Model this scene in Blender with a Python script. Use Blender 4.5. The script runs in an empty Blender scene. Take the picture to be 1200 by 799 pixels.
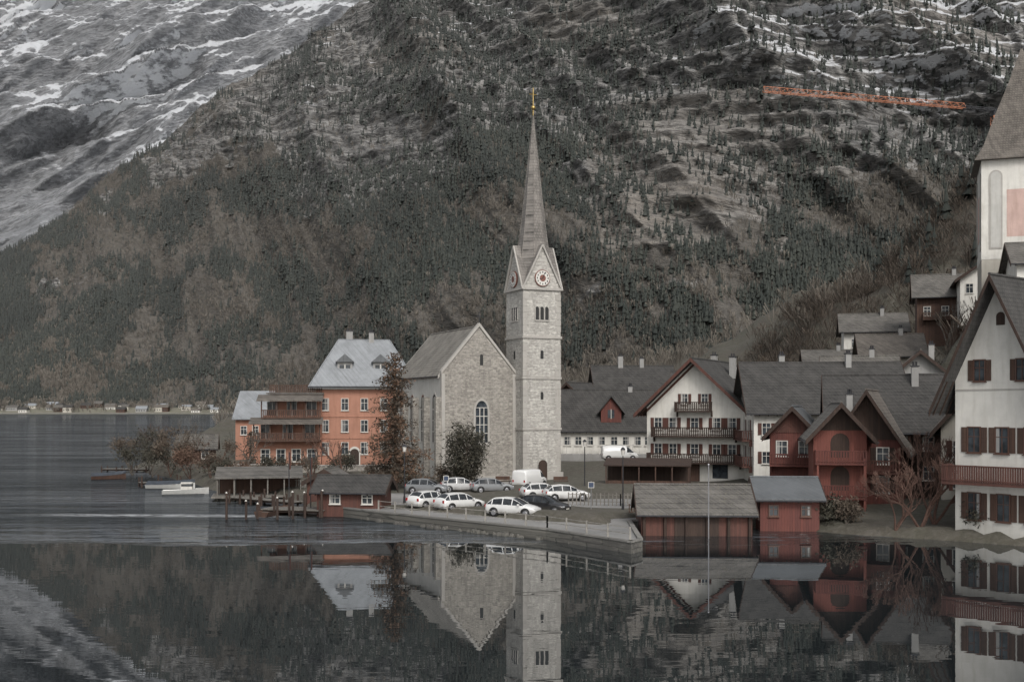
import bpy, bmesh, math, random
import numpy as np
from mathutils import Vector, Matrix
random.seed(7); rng=np.random.default_rng(7)
scene=bpy.context.scene
R=math.radians
# ------------------------------------------------------------------ materials
class NT:
    def __init__(s,name,rough=.8):
        s.m=bpy.data.materials.new(name); s.m.use_nodes=True
        s.t=s.m.node_tree; s.n=s.t.nodes; s.l=s.t.links; s.b=s.n['Principled BSDF']
        s.b.inputs['Roughness'].default_value=rough
    def new(s,t): return s.n.new(t)
    def set(s,sock,v):
        if isinstance(v,bpy.types.NodeSocket): s.l.new(v,sock)
        else: sock.default_value=v
    def math(s,op,a,b=0.0,c=0.0):
        n=s.new('ShaderNodeMath'); n.operation=op
        s.set(n.inputs[0],a); s.set(n.inputs[1],b); s.set(n.inputs[2],c); return n.outputs[0]
    def mix(s,f,a,b,mode='MIX'):
        n=s.new('ShaderNodeMix'); n.data_type='RGBA'; n.blend_type=mode
        s.set(n.inputs[0],f); s.set(n.inputs[6],c4(a)); s.set(n.inputs[7],c4(b)); return n.outputs[2]
    def mr(s,v,a,b,c=0.0,d=1.0):
        n=s.new('ShaderNodeMapRange'); s.set(n.inputs[0],v)
        for i,k in enumerate((a,b,c,d)): s.set(n.inputs[i+1],k)
        return n.outputs[0]
    def obj(s): return s.new('ShaderNodeTexCoord').outputs['Object']
    def pos(s): return s.new('ShaderNodeNewGeometry').outputs['Position']
    def sep(s,v):
        n=s.new('ShaderNodeSeparateXYZ'); s.l.new(v,n.inputs[0]); return n.outputs
    def comb(s,x,y,z=0.0):
        n=s.new('ShaderNodeCombineXYZ'); s.set(n.inputs[0],x); s.set(n.inputs[1],y); s.set(n.inputs[2],z); return n.outputs[0]
    def scale(s,v,sc):
        n=s.new('ShaderNodeVectorMath'); n.operation='MULTIPLY'; s.l.new(v,n.inputs[0]); n.inputs[1].default_value=sc; return n.outputs[0]
    def wall(s):
        o=s.sep(s.obj()); return s.comb(s.math('ADD',o[0],o[1]),o[2])
    def noise(s,v,sc,det=4.0,ro=.55):
        n=s.new('ShaderNodeTexNoise'); s.l.new(v,n.inputs['Vector']); n.inputs['Scale'].default_value=sc
        n.inputs['Detail'].default_value=det; n.inputs['Roughness'].default_value=ro; return n.outputs[0]
    def attr(s,name):
        n=s.new('ShaderNodeAttribute'); n.attribute_name=name; return n.outputs['Fac']
    def bump(s,h,st=.5,dist=.02):
        n=s.new('ShaderNodeBump'); s.set(n.inputs['Strength'],st); n.inputs['Distance'].default_value=dist
        s.l.new(h,n.inputs['Height']); s.l.new(n.outputs[0],s.b.inputs['Normal']); return n
    def col(s,c): s.set(s.b.inputs['Base Color'],c4(c)); return s.m
def c4(c):
    if isinstance(c,(tuple,list)) and len(c)==3: return (c[0],c[1],c[2],1.0)
    return c
def dk(c,k): return tuple(min(1,x*k) for x in c)

def plaster(name,c,grime=.35,rough=.9):
    s=NT(name,rough); o=s.obj(); w=s.wall()
    n1=s.noise(o,.5,5,.65); n2=s.noise(s.scale(w,(2.2,.25,1)),1.0,4,.6); n3=s.noise(o,9,3,.6)
    base=s.mix(s.mr(n1,.35,.7),dk(c,.80),c)
    base=s.mix(s.mr(n2,.48,.75,0,grime),base,dk((c[0],c[1]*.95,c[2]*.85),.5))
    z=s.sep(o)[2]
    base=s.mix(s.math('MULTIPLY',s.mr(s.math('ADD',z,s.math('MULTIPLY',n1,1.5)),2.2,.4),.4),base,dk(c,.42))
    base=s.mix(s.mr(n3,.3,.7,0,.12),base,dk(c,.7))
    s.bump(n3,.35,.02); return s.col(base)
def stone(name,c1,c2,mort,bw=.7,bh=.32,bumpd=.03,var=.5):
    s=NT(name,.92); w=s.wall(); o=s.obj()
    b=s.new('ShaderNodeTexBrick')
    wob=s.new('ShaderNodeVectorMath'); wob.operation='MULTIPLY_ADD'
    nn=s.new('ShaderNodeTexNoise'); nn.inputs['Scale'].default_value=1.6; s.l.new(w,nn.inputs['Vector'])
    s.l.new(nn.outputs['Color'],wob.inputs[0]); wob.inputs[1].default_value=(.22,.16,0); s.l.new(w,wob.inputs[2])
    s.l.new(wob.outputs[0],b.inputs['Vector'])
    b.inputs['Scale'].default_value=1; b.inputs['Brick Width'].default_value=bw; b.inputs['Row Height'].default_value=bh
    b.inputs['Mortar Size'].default_value=.022; b.inputs['Mortar Smooth'].default_value=.4; b.inputs['Bias'].default_value=0
    b.inputs['Color1'].default_value=c4(c1); b.inputs['Color2'].default_value=c4(c2); b.inputs['Mortar'].default_value=c4(mort)
    n1=s.noise(o,.3,5,.65); n2=s.noise(s.scale(w,(1.4,.14,1)),1.0,5,.65); n3=s.noise(s.scale(w,(1,1.9,1)),2.6,4,.7)
    base=s.mix(s.mr(n1,.4,.62,0,.45),b.outputs['Color'],dk(c1,.62))
    base=s.mix(s.mr(n2,.5,.70,0,var),base,dk(c1,.40))
    base=s.mix(s.mr(n3,.5,.62,0,.6),base,dk(c2,.72)); base=s.mix(s.mr(n3,.46,.36,0,.6),base,dk(c1,1.25))
    h=s.math('ADD',s.math('MULTIPLY',b.outputs['Fac'],-1.0),n3)
    s.bump(h,.8,bumpd); return s.col(base)
def shingle(name,c1,c2,row=.28,bw=.3,lichen=None,rough=.85):
    s=NT(name,rough); w=s.wall(); o=s.obj()
    b=s.new('ShaderNodeTexBrick'); s.l.new(w,b.inputs['Vector']); b.inputs['Scale'].default_value=1
    b.inputs['Brick Width'].default_value=bw; b.inputs['Row Height'].default_value=row; b.inputs['Mortar Size'].default_value=.02
    b.inputs['Color1'].default_value=c4(c1); b.inputs['Color2'].default_value=c4(c2); b.inputs['Mortar'].default_value=c4(dk(c1,.4))
    n1=s.noise(o,.6,5,.7); n2=s.noise(s.scale(w,(2.5,.3,1)),1.0,4,.65); n3=s.noise(o,6,3,.6)
    base=s.mix(s.mr(n1,.38,.66,0,.6),b.outputs['Color'],dk(c2,1.5))
    base=s.mix(s.mr(n2,.48,.72,0,.6),base,dk(c1,.55))
    if lichen: base=s.mix(s.mr(n3,.56,.7,0,.7),base,lichen)
    fr=s.math('FRACT',s.math('DIVIDE',s.sep(w)[1],row))
    s.bump(s.math('ADD',s.math('MULTIPLY',fr,-1.0),s.math('MULTIPLY',n3,.6)),.9,.05); return s.col(base)
def planks(name,c1,c2,wd=.18,rough=.8,horiz=False):
    s=NT(name,rough); w=s.wall(); o=s.obj(); q=s.sep(w)
    u=q[1] if horiz else q[0]
    fr=s.math('FRACT',s.math('DIVIDE',u,wd)); fl=s.math('FLOOR',s.math('DIVIDE',u,wd))
    wn=s.new('ShaderNodeTexWhiteNoise'); wn.noise_dimensions='1D'; s.l.new(fl,wn.inputs['W'])
    g=s.noise(s.scale(w,(1.0,12,1) if horiz else (12,1.0,1)),1.2,4,.65); n=s.noise(o,.7,4,.6)
    base=s.mix(wn.outputs[0],c1,c2); base=s.mix(s.mr(g,.4,.75,0,.6),base,dk(c1,.45))
    base=s.mix(s.mr(n,.5,.75,0,.5),base,dk(c2,1.4))
    gap=s.mr(fr,.0,.09,1,0); base=s.mix(s.math('MULTIPLY',gap,.8),base,dk(c1,.2))
    s.bump(s.math('SUBTRACT',g,gap),.6,.02); return s.col(base)
def seam(name,c,wd=.55,rough=.45,metal=.0):
    s=NT(name,rough); w=s.wall(); o=s.obj(); q=s.sep(w)
    fr=s.math('FRACT',s.math('DIVIDE',q[0],wd)); n=s.noise(o,.5,5,.7); g=s.noise(s.scale(w,(3,.3,1)),1.2,4,.6)
    base=s.mix(s.mr(n,.4,.65,0,.7),c,dk(c,.62)); base=s.mix(s.mr(g,.5,.8,0,.6),base,dk(c,.4))
    rid=s.mr(fr,0,.08,1,0); base=s.mix(s.math('MULTIPLY',rid,.6),base,dk(c,.45))
    s.b.inputs['Metallic'].default_value=metal
    s.bump(rid,.7,.04); return s.col(base)
def simple(name,c,rough=.6,var=.3,sc=3.0,metal=0,bump=.0):
    s=NT(name,rough); o=s.obj(); n=s.noise(o,sc,4,.6)
    s.b.inputs['Metallic'].default_value=metal
    if bump: s.bump(n,bump,.02)
    return s.col(s.mix(s.mr(n,.35,.65),dk(c,1-var),c))
def leafm(name,c1,c2,rough=.8):
    s=NT(name,rough); a=s.attr('rnd'); o=s.obj(); n=s.noise(o,.8,2,.5)
    base=s.mix(a,c1,c2); base=s.mix(s.mr(n,.35,.7,0,.6),base,dk(c1,.5)); return s.col(base)

M={}
M['tower_stone']=stone('tower_stone',(.53,.51,.47),(.34,.325,.30),(.44,.43,.40),.75,.36,.03,.55)
M['nave_stone']=stone('nave_stone',(.38,.355,.315),(.22,.205,.185),(.38,.36,.33),.55,.3,.05,.5)
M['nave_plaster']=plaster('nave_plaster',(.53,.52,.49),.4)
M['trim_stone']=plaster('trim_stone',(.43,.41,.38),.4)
M['church_shingle']=shingle('church_shingle',(.13,.122,.108),(.18,.168,.15),.3,.35,(.21,.19,.145))
M['spire_shingle']=shingle('spire_shingle',(.13,.12,.11),(.19,.175,.16),.35,.35)
M['dark_shingle']=shingle('dark_shingle',(.035,.034,.032),(.055,.052,.049),.3,.3)
M['grey_shingle']=shingle('grey_shingle',(.08,.075,.069),(.123,.115,.105),.3,.32,(.14,.13,.095))
M['brown_shingle']=shingle('brown_shingle',(.085,.075,.065),(.13,.115,.10),.3,.3)
M['metal_light']=seam('metal_light',(.27,.285,.30),.6,.5)
M['metal_grey']=seam('metal_grey',(.12,.128,.135),.5,.5)
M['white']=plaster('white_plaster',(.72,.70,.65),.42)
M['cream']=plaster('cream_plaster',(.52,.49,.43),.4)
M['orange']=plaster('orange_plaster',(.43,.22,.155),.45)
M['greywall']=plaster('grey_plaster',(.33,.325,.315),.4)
M['red_wood']=planks('red_wood',(.145,.047,.036),(.10,.036,.03),.2)
M['red_paint']=planks('red_paint',(.23,.078,.058),(.18,.062,.048),.22)
M['dark_wood']=planks('dark_wood',(.055,.033,.024),(.035,.022,.017),.18)
M['brown_wood']=planks('brown_wood',(.095,.052,.036),(.062,.036,.027),.18)
M['redbrown']=planks('redbrown_wood',(.115,.047,.035),(.08,.036,.028),.16)
M['grey_wood']=planks('weathered_wood',(.20,.185,.165),(.14,.13,.115),.2)
M['pale_wood']=simple('pale_weathered_wood',(.28,.265,.24),.85,.4,4)
M['frame']=simple('window_frame_paint',(.58,.56,.52),.5,.15)
M['dframe']=simple('dark_window_frame',(.10,.05,.035),.5,.2)
M['metal_dark']=simple('dark_metal',(.05,.05,.055),.45,.3,3,.4)
M['gold']=simple('gilded_metal',(.45,.32,.12),.4,.3,3,.8)
M['crane']=simple('crane_orange_paint',(.48,.18,.09),.55,.25)
M['clockface']=simple('clock_face_white',(.62,.60,.56),.6,.1)
M['clockred']=simple('clock_ring_red',(.20,.08,.06),.6,.2)
M['black']=simple('black_paint',(.02,.02,.02),.5,.2)
def glassm(name,c=(.022,.026,.03)):
    s=NT(name,.08); n=s.noise(s.obj(),1.3,2,.5); s.b.inputs['Specular IOR Level'].default_value=.6
    return s.col(s.mix(s.mr(n,.4,.6),c,dk(c,2.6)))
M['glass']=glassm('window_glass')
M['carglass']=glassm('car_glass',(.012,.014,.016))
def asphalt():
    s=NT('wet_asphalt',.6); o=s.obj(); n1=s.noise(o,.16,5,.65); n2=s.noise(o,14,3,.6); n3=s.noise(s.scale(o,(.5,2.2,1)),.6,5,.65)
    base=s.mix(s.mr(n1,.35,.65),(.19,.188,.182),(.31,.30,.29)); base=s.mix(s.mr(n3,.52,.72,0,.6),base,(.12,.12,.12))
    base=s.mix(s.mr(n2,.4,.7,0,.25),base,(.1,.1,.1))
    s.set(s.b.inputs['Roughness'],s.mr(n3,.45,.7,.75,.3)); s.bump(n2,.3,.01); return s.col(base)
M['asphalt']=asphalt()
M['kerb']=stone('kerb_stone',(.24,.23,.21),(.17,.165,.155),(.09,.09,.085),1.0,.5,.02,.5)
M['quay']=stone('quay_stone',(.13,.125,.11),(.085,.08,.075),(.05,.05,.045),.8,.35,.05,.6)
M['roadpaint']=simple('road_paint',(.50,.50,.48),.8,.4,5)
# ------------------------------------------------------------------ mesh group
class G:
    def __init__(s): s.p={}
    def part(s,name,mat):
        if name not in s.p: s.p[name]=[mat,[],[]]
        return s.p[name]
    def add(s,name,mat,vs,fs):
        q=s.part(name,mat); o=len(q[1]); q[1].extend(vs); q[2].extend([[o+i for i in f] for f in fs])
    def box(s,name,mat,x0,x1,y0,y1,z0,z1):
        v=[(x0,y0,z0),(x1,y0,z0),(x1,y1,z0),(x0,y1,z0),(x0,y0,z1),(x1,y0,z1),(x1,y1,z1),(x0,y1,z1)]
        s.add(name,mat,v,[(0,3,2,1),(4,5,6,7),(0,1,5,4),(1,2,6,5),(2,3,7,6),(3,0,4,7)])
    def slab(s,name,mat,c,th):
        v=[tuple(p) for p in c]+[(p[0],p[1],p[2]+th) for p in c]; n=len(c)
        s.add(name,mat,v,[tuple(range(n))[::-1],tuple(range(n,2*n))]+[(i,(i+1)%n,n+(i+1)%n,n+i) for i in range(n)])
    def tube(s,name,mat,p,q,r0,r1=None,n=6):
        r1=r0 if r1 is None else r1
        p=Vector(p); q=Vector(q); d=(q-p)
        if d.length<1e-6: return
        d.normalize(); a=d.orthogonal().normalized(); b=d.cross(a); v=[]
        for c,r in ((p,r0),(q,r1)):
            for i in range(n):
                t=2*math.pi*i/n; v.append(tuple(c+a*math.cos(t)*r+b*math.sin(t)*r))
        s.add(name,mat,v,[(i,(i+1)%n,n+(i+1)%n,n+i) for i in range(n)]+[tuple(range(n))[::-1],tuple(range(n,2*n))])
    def finish(s,name,loc=(0,0,0),rot=0,smooth=()):
        par=bpy.data.objects.new(name,None); scene.collection.objects.link(par)
        par.location=loc; par.rotation_euler=(0,0,R(rot)); par.empty_display_size=.5
        for k,(mat,v,f) in s.p.items():
            me=bpy.data.meshes.new(k); me.from_pydata(v,[],f); me.materials.append(M[mat] if isinstance(mat,str) else mat)
            bm=bmesh.new(); bm.from_mesh(me); bmesh.ops.recalc_face_normals(bm,faces=bm.faces); bm.to_mesh(me); bm.free()
            if k in smooth: me.shade_smooth()
            o=bpy.data.objects.new(k,me); scene.collection.objects.link(o); o.parent=par
        return par
def fpt(face,u,z,d,W):
    if face=='F': return (u,-d,z)
    if face=='L': return (-W/2-d,u,z)
    if face=='R': return (W/2+d,u,z)
def ex(g,part,mat,face,W,poly,d0,d1):
    n=len(poly); v=[fpt(face,u,z,d0,W) for u,z in poly]+[fpt(face,u,z,d1,W) for u,z in poly]
    g.add(part,mat,v,[tuple(range(n)),tuple(range(n,2*n))]+[(i,(i+1)%n,n+(i+1)%n,n+i) for i in range(n)])
def rect(u0,u1,z0,z1): return [(u0,z0),(u1,z0),(u1,z1),(u0,z1)]
def archp(u,z,w,h,n=8,k=1.0):
    r=w/2; top=z+h-r*k
    return [(u-r,z),(u+r,z)]+[(u+r*math.cos(math.pi*i/n),top+r*k*math.sin(math.pi*i/n)) for i in range(n+1)]
def window(g,face,W,u,z,w=.9,h=1.3,shut=None,fm='frame',cross=True,sill=True,fr=.08):
    ex(g,'glass','glass',face,W,rect(u-w/2,u+w/2,z,z+h),-.02,.015)
    for a in (rect(u-w/2-fr,u-w/2,z-fr,z+h+fr),rect(u+w/2,u+w/2+fr,z-fr,z+h+fr),rect(u-w/2,u+w/2,z+h,z+h+fr),rect(u-w/2,u+w/2,z-fr,z)):
        ex(g,'window_frames',fm,face,W,a,-.01,.09)
    if cross:
        ex(g,'window_frames',fm,face,W,rect(u-.025,u+.025,z,z+h),0,.045)
        ex(g,'window_frames',fm,face,W,rect(u-w/2,u+w/2,z+h*.62,z+h*.62+.05),0,.043)
    if sill: ex(g,'window_frames',fm,face,W,rect(u-w/2-.14,u+w/2+.14,z-fr-.06,z-fr),0,.16)
    if random.random()<.45:
        sg=random.choice((-1,1)); ex(g,'curtains','greywall',face,W,rect(min(u+sg*w*.5,u+sg*w*.22),max(u+sg*w*.5,u+sg*w*.22),z+.02,z+h-.02),.015,.02)
    if shut:
        for sg in (-1,1):
            a=u+sg*(w/2+fr+.02); b=u+sg*(w/2+fr+.02+w*.48)
            ex(g,'shutters',shut,face,W,rect(min(a,b),max(a,b),z-.03,z+h+.03),.005,.06)
            for k in range(5):
                zz=z+.1+k*(h-.2)/5
                ex(g,'shutters',shut,face,W,rect(min(a,b)+.05,max(a,b)-.05,zz,zz+.06),.06,.08)
def balcony(g,face,W,u0,u1,z,depth=1.0,mat='redbrown',h=1.0,step=.22):
    ex(g,'balcony',mat,face,W,rect(u0,u1,z-.16,z),0.003,depth)
    for zz in (z+h-.08,z+.12): ex(g,'balcony',mat,face,W,rect(u0,u1,zz,zz+.09),depth-.07,depth+.02)
    bw=.13; n=int((u1-u0)/step)
    for i in range(n+1):
        a=u0+i*(u1-u0-bw)/max(n,1); ex(g,'balcony',mat,face,W,rect(a,a+bw,z+.02,z+h-.05),depth-.045,depth-.01)
    for uu in (u0,u1-.1):
        for k in range(int(depth/.25)):
            dd=.1+k*.25; ex(g,'balcony',mat,face,W,rect(uu,uu+.08,z,z+h-.08),dd,dd+.13)
        ex(g,'balcony',mat,face,W,rect(uu,uu+.08,z+h-.06,z+h+.02),0,depth)
        ex(g,'balcony_brackets',mat,face,W,[(uu,z-.16),(uu+.12,z-.16),(uu+.12,z-.7),(uu,z-.7)],.0,.35)
def gable_roof(g,W,D,ze,zr,axis,os_,og,mat,th=.18,fascia='dark_wood',ridgecap=True,part='roof'):
    half=(W if axis=='y' else D)/2; ln=D if axis=='y' else W
    m=(zr-ze)/half
    def P(a,b,z): return (a,b,z) if axis=='y' else (b-W/2,a+D/2,z)
    for sg in (-1,1):
        a1=sg*(half+os_); z1=ze-m*os_
        g.slab(part,mat,[P(0,-og,zr+.02),P(a1,-og,z1+.02),P(a1,ln+og,z1+.02),P(0,ln+og,zr+.02)],th)
        for b0,b1 in ((-og-.06,-og-.003),(ln+og+.003,ln+og+.06)):
            v=[P(0,b0,zr+.02+th+.03),P(a1,b0,z1+.02+th+.03),P(a1,b0,z1-.22),P(0,b0,zr-.22)]
            v2=[P(0,b1,zr+.02+th+.03),P(a1,b1,z1+.02+th+.03),P(a1,b1,z1-.22),P(0,b1,zr-.22)]
            g.add('barge_boards',fascia,v+v2,[(0,1,2,3),(4,5,6,7),(0,1,5,4),(1,2,6,5),(2,3,7,6),(3,0,4,7)])
        g.tube('gutters','metal_dark',P(a1+sg*.07,-og,z1+.05),P(a1+sg*.07,ln+og,z1+.05),.07)
        b=-og+.5
        while b<ln+og:
            g.tube('rafters',fascia,P(a1*.995,b,z1-.10),P(sg*half,b,ze-.06),.06,n=4); b+=.9
    if ridgecap: g.tube(part,mat,P(0,-og-.02,zr+th+.03),P(0,ln+og+.02,zr+th+.03),.11)
def walls(g,W,D,z0,ze,zr,axis,mat,part='walls'):
    if axis=='y':
        pts=[(-W/2,z0),(W/2,z0),(W/2,ze),(0,zr),(-W/2,ze)]; v=[(x,0,z) for x,z in pts]+[(x,D,z) for x,z in pts]
    else:
        pts=[(0,z0),(D,z0),(D,ze),(D/2,zr),(0,ze)]; v=[(-W/2,y,z) for y,z in pts]+[(W/2,y,z) for y,z in pts]
    g.add(part,mat,v,[(0,1,2,3,4),(5,6,7,8,9)]+[(i,(i+1)%5,5+(i+1)%5,5+i) for i in range(5)])
def chimney(g,x,y,z0,z1,w=.7,mat='greywall'):
    g.box('chimney',mat,x-w/2,x+w/2,y-w/2,y+w/2,z0,z1)
    g.box('chimney_cap','metal_dark',x-w/2-.08,x+w/2+.08,y-w/2-.08,y+w/2+.08,z1+.003,z1+.1)
    for a in (-.2,.2): g.tube('chimney_cap','metal_dark',(x+a*w,y,z1+.1),(x+a*w,y,z1+.45),.1)
def hip_roof(g,W,D,ze,zr,oh,inset,mat,part='roof',th=.15,x0=0):
    a=W/2+oh; y0=-oh; y1=D+oh; r=W/2-inset
    v=[(x0-a,y0,ze),(x0+a,y0,ze),(x0+a,y1,ze),(x0-a,y1,ze),(x0-r,D/2,zr),(x0+r,D/2,zr),(x0-a,y0,ze-th),(x0+a,y0,ze-th),(x0+a,y1,ze-th),(x0-a,y1,ze-th)]
    g.add(part,mat,v,[(0,1,5,4),(1,2,5),(2,3,4,5),(3,0,4),(6,7,1,0),(7,8,2,1),(8,9,3,2),(9,6,0,3),(9,8,7,6)])
    for p,q in ((0,4),(1,5),(4,5),(2,5),(3,4)): g.tube(part,mat,v[p],v[q],.09)
    for p,q in ((0,1),(1,2),(3,0)): g.tube('gutters','metal_dark',v[p],v[q],.08)
def npmesh(name,V,F,mat,attrs={},k=3,smooth=False):
    me=bpy.data.meshes.new(name); V=np.asarray(V,dtype=np.float32); F=np.asarray(F,dtype=np.int32)
    me.vertices.add(len(V)); me.vertices.foreach_set('co',V.ravel())
    me.loops.add(F.size); me.loops.foreach_set('vertex_index',F.ravel())
    me.polygons.add(len(F)); me.polygons.foreach_set('loop_start',np.arange(0,F.size,k,dtype=np.int32))
    me.update(calc_edges=True)
    if smooth: me.shade_smooth()
    for a,val in attrs.items():
        at=me.attributes.new(a,'FLOAT','POINT'); at.data.foreach_set('value',np.asarray(val,dtype=np.float32).ravel())
    me.materials.append(mat); o=bpy.data.objects.new(name,me); scene.collection.objects.link(o); return o
# ------------------------------------------------------------------ noise
def h2(ix,iy,seed):
    n=(ix.astype(np.int64)*374761393+iy.astype(np.int64)*668265263+seed*1442695041)&0xffffffff
    n=((n^(n>>13))*1274126177)&0xffffffff; n=n^(n>>16); return (n&0xffffff)/float(0xffffff)
def vn(x,y,seed=0):
    x=np.asarray(x,float); y=np.asarray(y,float)
    c,s=math.cos(seed*1.7),math.sin(seed*1.7); x,y=x*c-y*s,x*s+y*c
    ix=np.floor(x); iy=np.floor(y); fx=x-ix; fy=y-iy; fx=fx*fx*(3-2*fx); fy=fy*fy*(3-2*fy)
    a=h2(ix,iy,seed); b=h2(ix+1,iy,seed); c=h2(ix,iy+1,seed); d=h2(ix+1,iy+1,seed)
    return (a*(1-fx)+b*fx)*(1-fy)+(c*(1-fx)+d*fx)*fy
def fbm(x,y,seed=0,o=5,g=.5):
    s=0; a=1; t=0
    for i in range(o):
        s=s+a*vn(x*2**i+i*17.3,y*2**i-i*9.1,seed+i); t+=a; a*=g
    return s/t
def rstr(x,y,seed,o=4,g=.5):
    s=0;a=1;t=0
    for i in range(o):
        X=x*2**i+i*5.3; Y=y*2**i+i*2.9; ix=np.floor(X); iy=np.floor(Y); fx=X-ix; fy=Y-iy; fx=fx*fx*(3-2*fx); fy=fy*fy*(3-2*fy)
        v=(h2(ix,iy,seed+i)*(1-fx)+h2(ix+1,iy,seed+i)*fx)*(1-fy)+(h2(ix,iy+1,seed+i)*(1-fx)+h2(ix+1,iy+1,seed+i)*fx)*fy
        s=s+a*(1-np.abs(2*v-1)); t+=a; a*=g
    return s/t
def sst(a,b,x):
    t=np.clip((x-a)/(b-a),0,1); return t*t*(3-2*t)
# ------------------------------------------------------------------ mountains
def mountain_mat(name,rock,rock2,veg,tan,snow,haze=0.0,hz=(.22,.24,.27),sc=1.0,thr=.55,bd=6.0,tilt=.22,soft=.06):
    s=NT(name,.95); p=s.pos()
    pp=s.new('ShaderNodeVectorMath'); pp.operation='ADD'; s.l.new(p,pp.inputs[0])
    q=s.sep(p); s.l.new(s.comb(0.0,0.0,s.math('MULTIPLY',q[0],tilt)),pp.inputs[1]); p2=pp.outputs[0]
    n1=s.noise(s.scale(p2,(.012*sc,.012*sc,.05*sc)),1.0,6,.72); n2=s.noise(s.scale(p2,(.05*sc,.05*sc,.24*sc)),1.0,4,.70)
    n3=s.noise(s.scale(p2,(.024*sc,.024*sc,.15*sc)),1.0,6,.74)
    base=s.mix(s.mr(n1,.42,.58),rock,rock2); base=s.mix(s.mr(n2,.47,.56,0,.85),base,dk(rock2,.28))  # dark noise bands paint crevice shade into the rock colour
    base=s.mix(s.math('MULTIPLY',s.attr('tan'),s.mr(n2,.3,.6,1,.35)),base,tan)
    vegc=s.mix(s.mr(n2,.35,.65),veg,dk(veg,1.6))
    base=s.mix(s.mr(s.math('ADD',s.attr('veg'),s.math('MULTIPLY',n1,.6)),.65,.95),base,vegc)
    sn=s.mr(s.math('ADD',s.attr('snow'),n3),thr+.5,thr+.5+soft)
    base=s.mix(sn,base,snow)
    if haze: base=s.mix(haze,base,hz)  # aerial haze put into the surface colour as an even blend
    s.bump(n2,1.0,bd); return s.col(base)
def sheet(name,X,Y,Z,mat,attrs):
    nt,nq=X.shape; V=np.stack([X,Y,Z],-1).reshape(-1,3)
    i=np.arange(nt-1)[:,None]*nq+np.arange(nq-1)[None,:]; i=i.ravel()
    F=np.stack([i,i+1,i+nq+1,i+nq],-1); return npmesh(name,V,F,mat,attrs,4,True)
def nrmz(X,Y,Z):
    du=np.stack([np.gradient(X,axis=1),np.gradient(Y,axis=1),np.gradient(Z,axis=1)],-1); dv=np.stack([np.gradient(X,axis=0),np.gradient(Y,axis=0),np.gradient(Z,axis=0)],-1)
    n_=np.cross(du,dv); n_/=np.linalg.norm(n_,axis=-1,keepdims=True)+1e-9; return np.abs(n_[...,2])
nq,nt=900,560
qs=np.linspace(-.62,.60,nq); ts=np.linspace(0,1.12,nt); Q,T=np.meshgrid(qs,ts)
ratio=np.interp(qs,[-.8,-.6,-.4615,-.41,-.3615,-.31,-.2615,-.2,-.154,-.115,0,.2,.8],[.02,.08,.135,.166,.210,.24,.284,.318,.350,.378,.46,.52,.52])
Yb=np.interp(qs,[-.8,-.3,-.1,.15,.8],[1430,1430,1150,880,800])
Yr=np.interp(qs,[-.8,-.3,0,.3,.8],[2350,2350,2200,1900,1800])
Zr=ratio*Yr+9.4
left=sst(.0,-.3,qs)[None,:]
prof=np.where(T<=1,(T**(1.05+.25*left)),1-(T-1)*2.5)
Zm=Zr[None,:]*prof-6*(1-T)
Ym=Yb+ (Yr-Yb)*T
Xm=Q*Ym
amp=sst(0,.15,T)
ampt=np.where(T>.9,1-.75*sst(.85,1.0,T),1)
fl=Xm+.55*Zm
r1=rstr(fl*.0030,Zm*.0009,11,4,.5); r2=fbm(Xm*.011,Zm*.013,23,5,.55); r3=rstr(fl*.0095+.8*fbm(Xm*.004,Zm*.004,35,3),Zm*.0028,31,4,.55)
rf=fbm(Xm*.0048+3,Zm*.0070,51,6,.65)
upright=sst(.17,.27,(Zm/Ym))*sst(.06,.20,Q)
rockm=sst(.44,.52,rf+.44*(sst(.08,.36,(Zm/Ym))-.52)+.12*sst(-.2,.4,Q)+.16*upright)*sst(.05,.12,Zm/Ym)
st=np.mod((Zm+70*fbm(Xm*.004,Zm*.003,77,5,.6)+.16*Xm)/58.0,1.0); led=np.where(st<.66,st/.66,1-(st-.66)/.34)
stb=np.mod((Zm+22*fbm(Xm*.012,Zm*.01,78,4,.6)+.16*Xm)/19.0,1.0); ledb=np.where(stb<.6,stb/.6,1-(stb-.6)/.4)
Ym=Ym-amp*ampt*((r1-.5)*230+(r3-.5)*95)-amp*rockm*((led-.5)*20+(ledb-.5)*10)+amp*(r2-.5)*38
Zm=Zm+amp*ampt*(r2-.5)*16+amp*(fbm(Xm*.05,Zm*.05,91,3)-.5)*5
Xm=Q*Ym
ra=(Zm-9.4)/Ym
nz=nrmz(Xm,Ym,Zm)
gul=sst(.30,.16,r3)*sst(.05,.13,ra)*sst(.45,.6,fbm(Xm*.005,Zm*.004,142,4,.6))
right=sst(.14,.30,Q)
snow=sst(.20,.36,ra)*(.10+.25*right)+.6*(nz-.5)*sst(.16,.34,ra)+(fbm(Xm*.009+Zm*.004,Zm*.02,133,5,.65)-.5)*.9*sst(.12,.3,ra)-.30*(1-sst(.15,.27,ra))+.26*gul*sst(.16,.28,ra)-.04*sst(-.05,-.25,Q)
tanm=sst(.55,.62,fbm(Xm*.006+Zm*.003,Zm*.006,201,4))*sst(.08,.15,ra)*.5
tq=np.exp(-(((Q-.135)/.06)**2+((ra-.155)/.05)**2))*sst(.35,.6,fbm(Xm*.012,Zm*.012,211,5,.6)+.1); tanm=np.clip(tanm+tq*1.0+gul*.6,0,1)
gq=np.exp(-(((Q+.235)/.06)**2+((ra-.045)/.018)**2)); tanm=np.clip(tanm+gq*.7,0,1)
veg=np.clip(1-rockm-.3*sst(.25,.4,ra)-gul*.6,0,1)
mm=mountain_mat('forest_mountain_rock',(.33,.32,.305),(.165,.16,.153),(.075,.067,.056),(.21,.18,.145),(.66,.67,.69),.12,(.25,.25,.255),thr=.365,bd=11)
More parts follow.
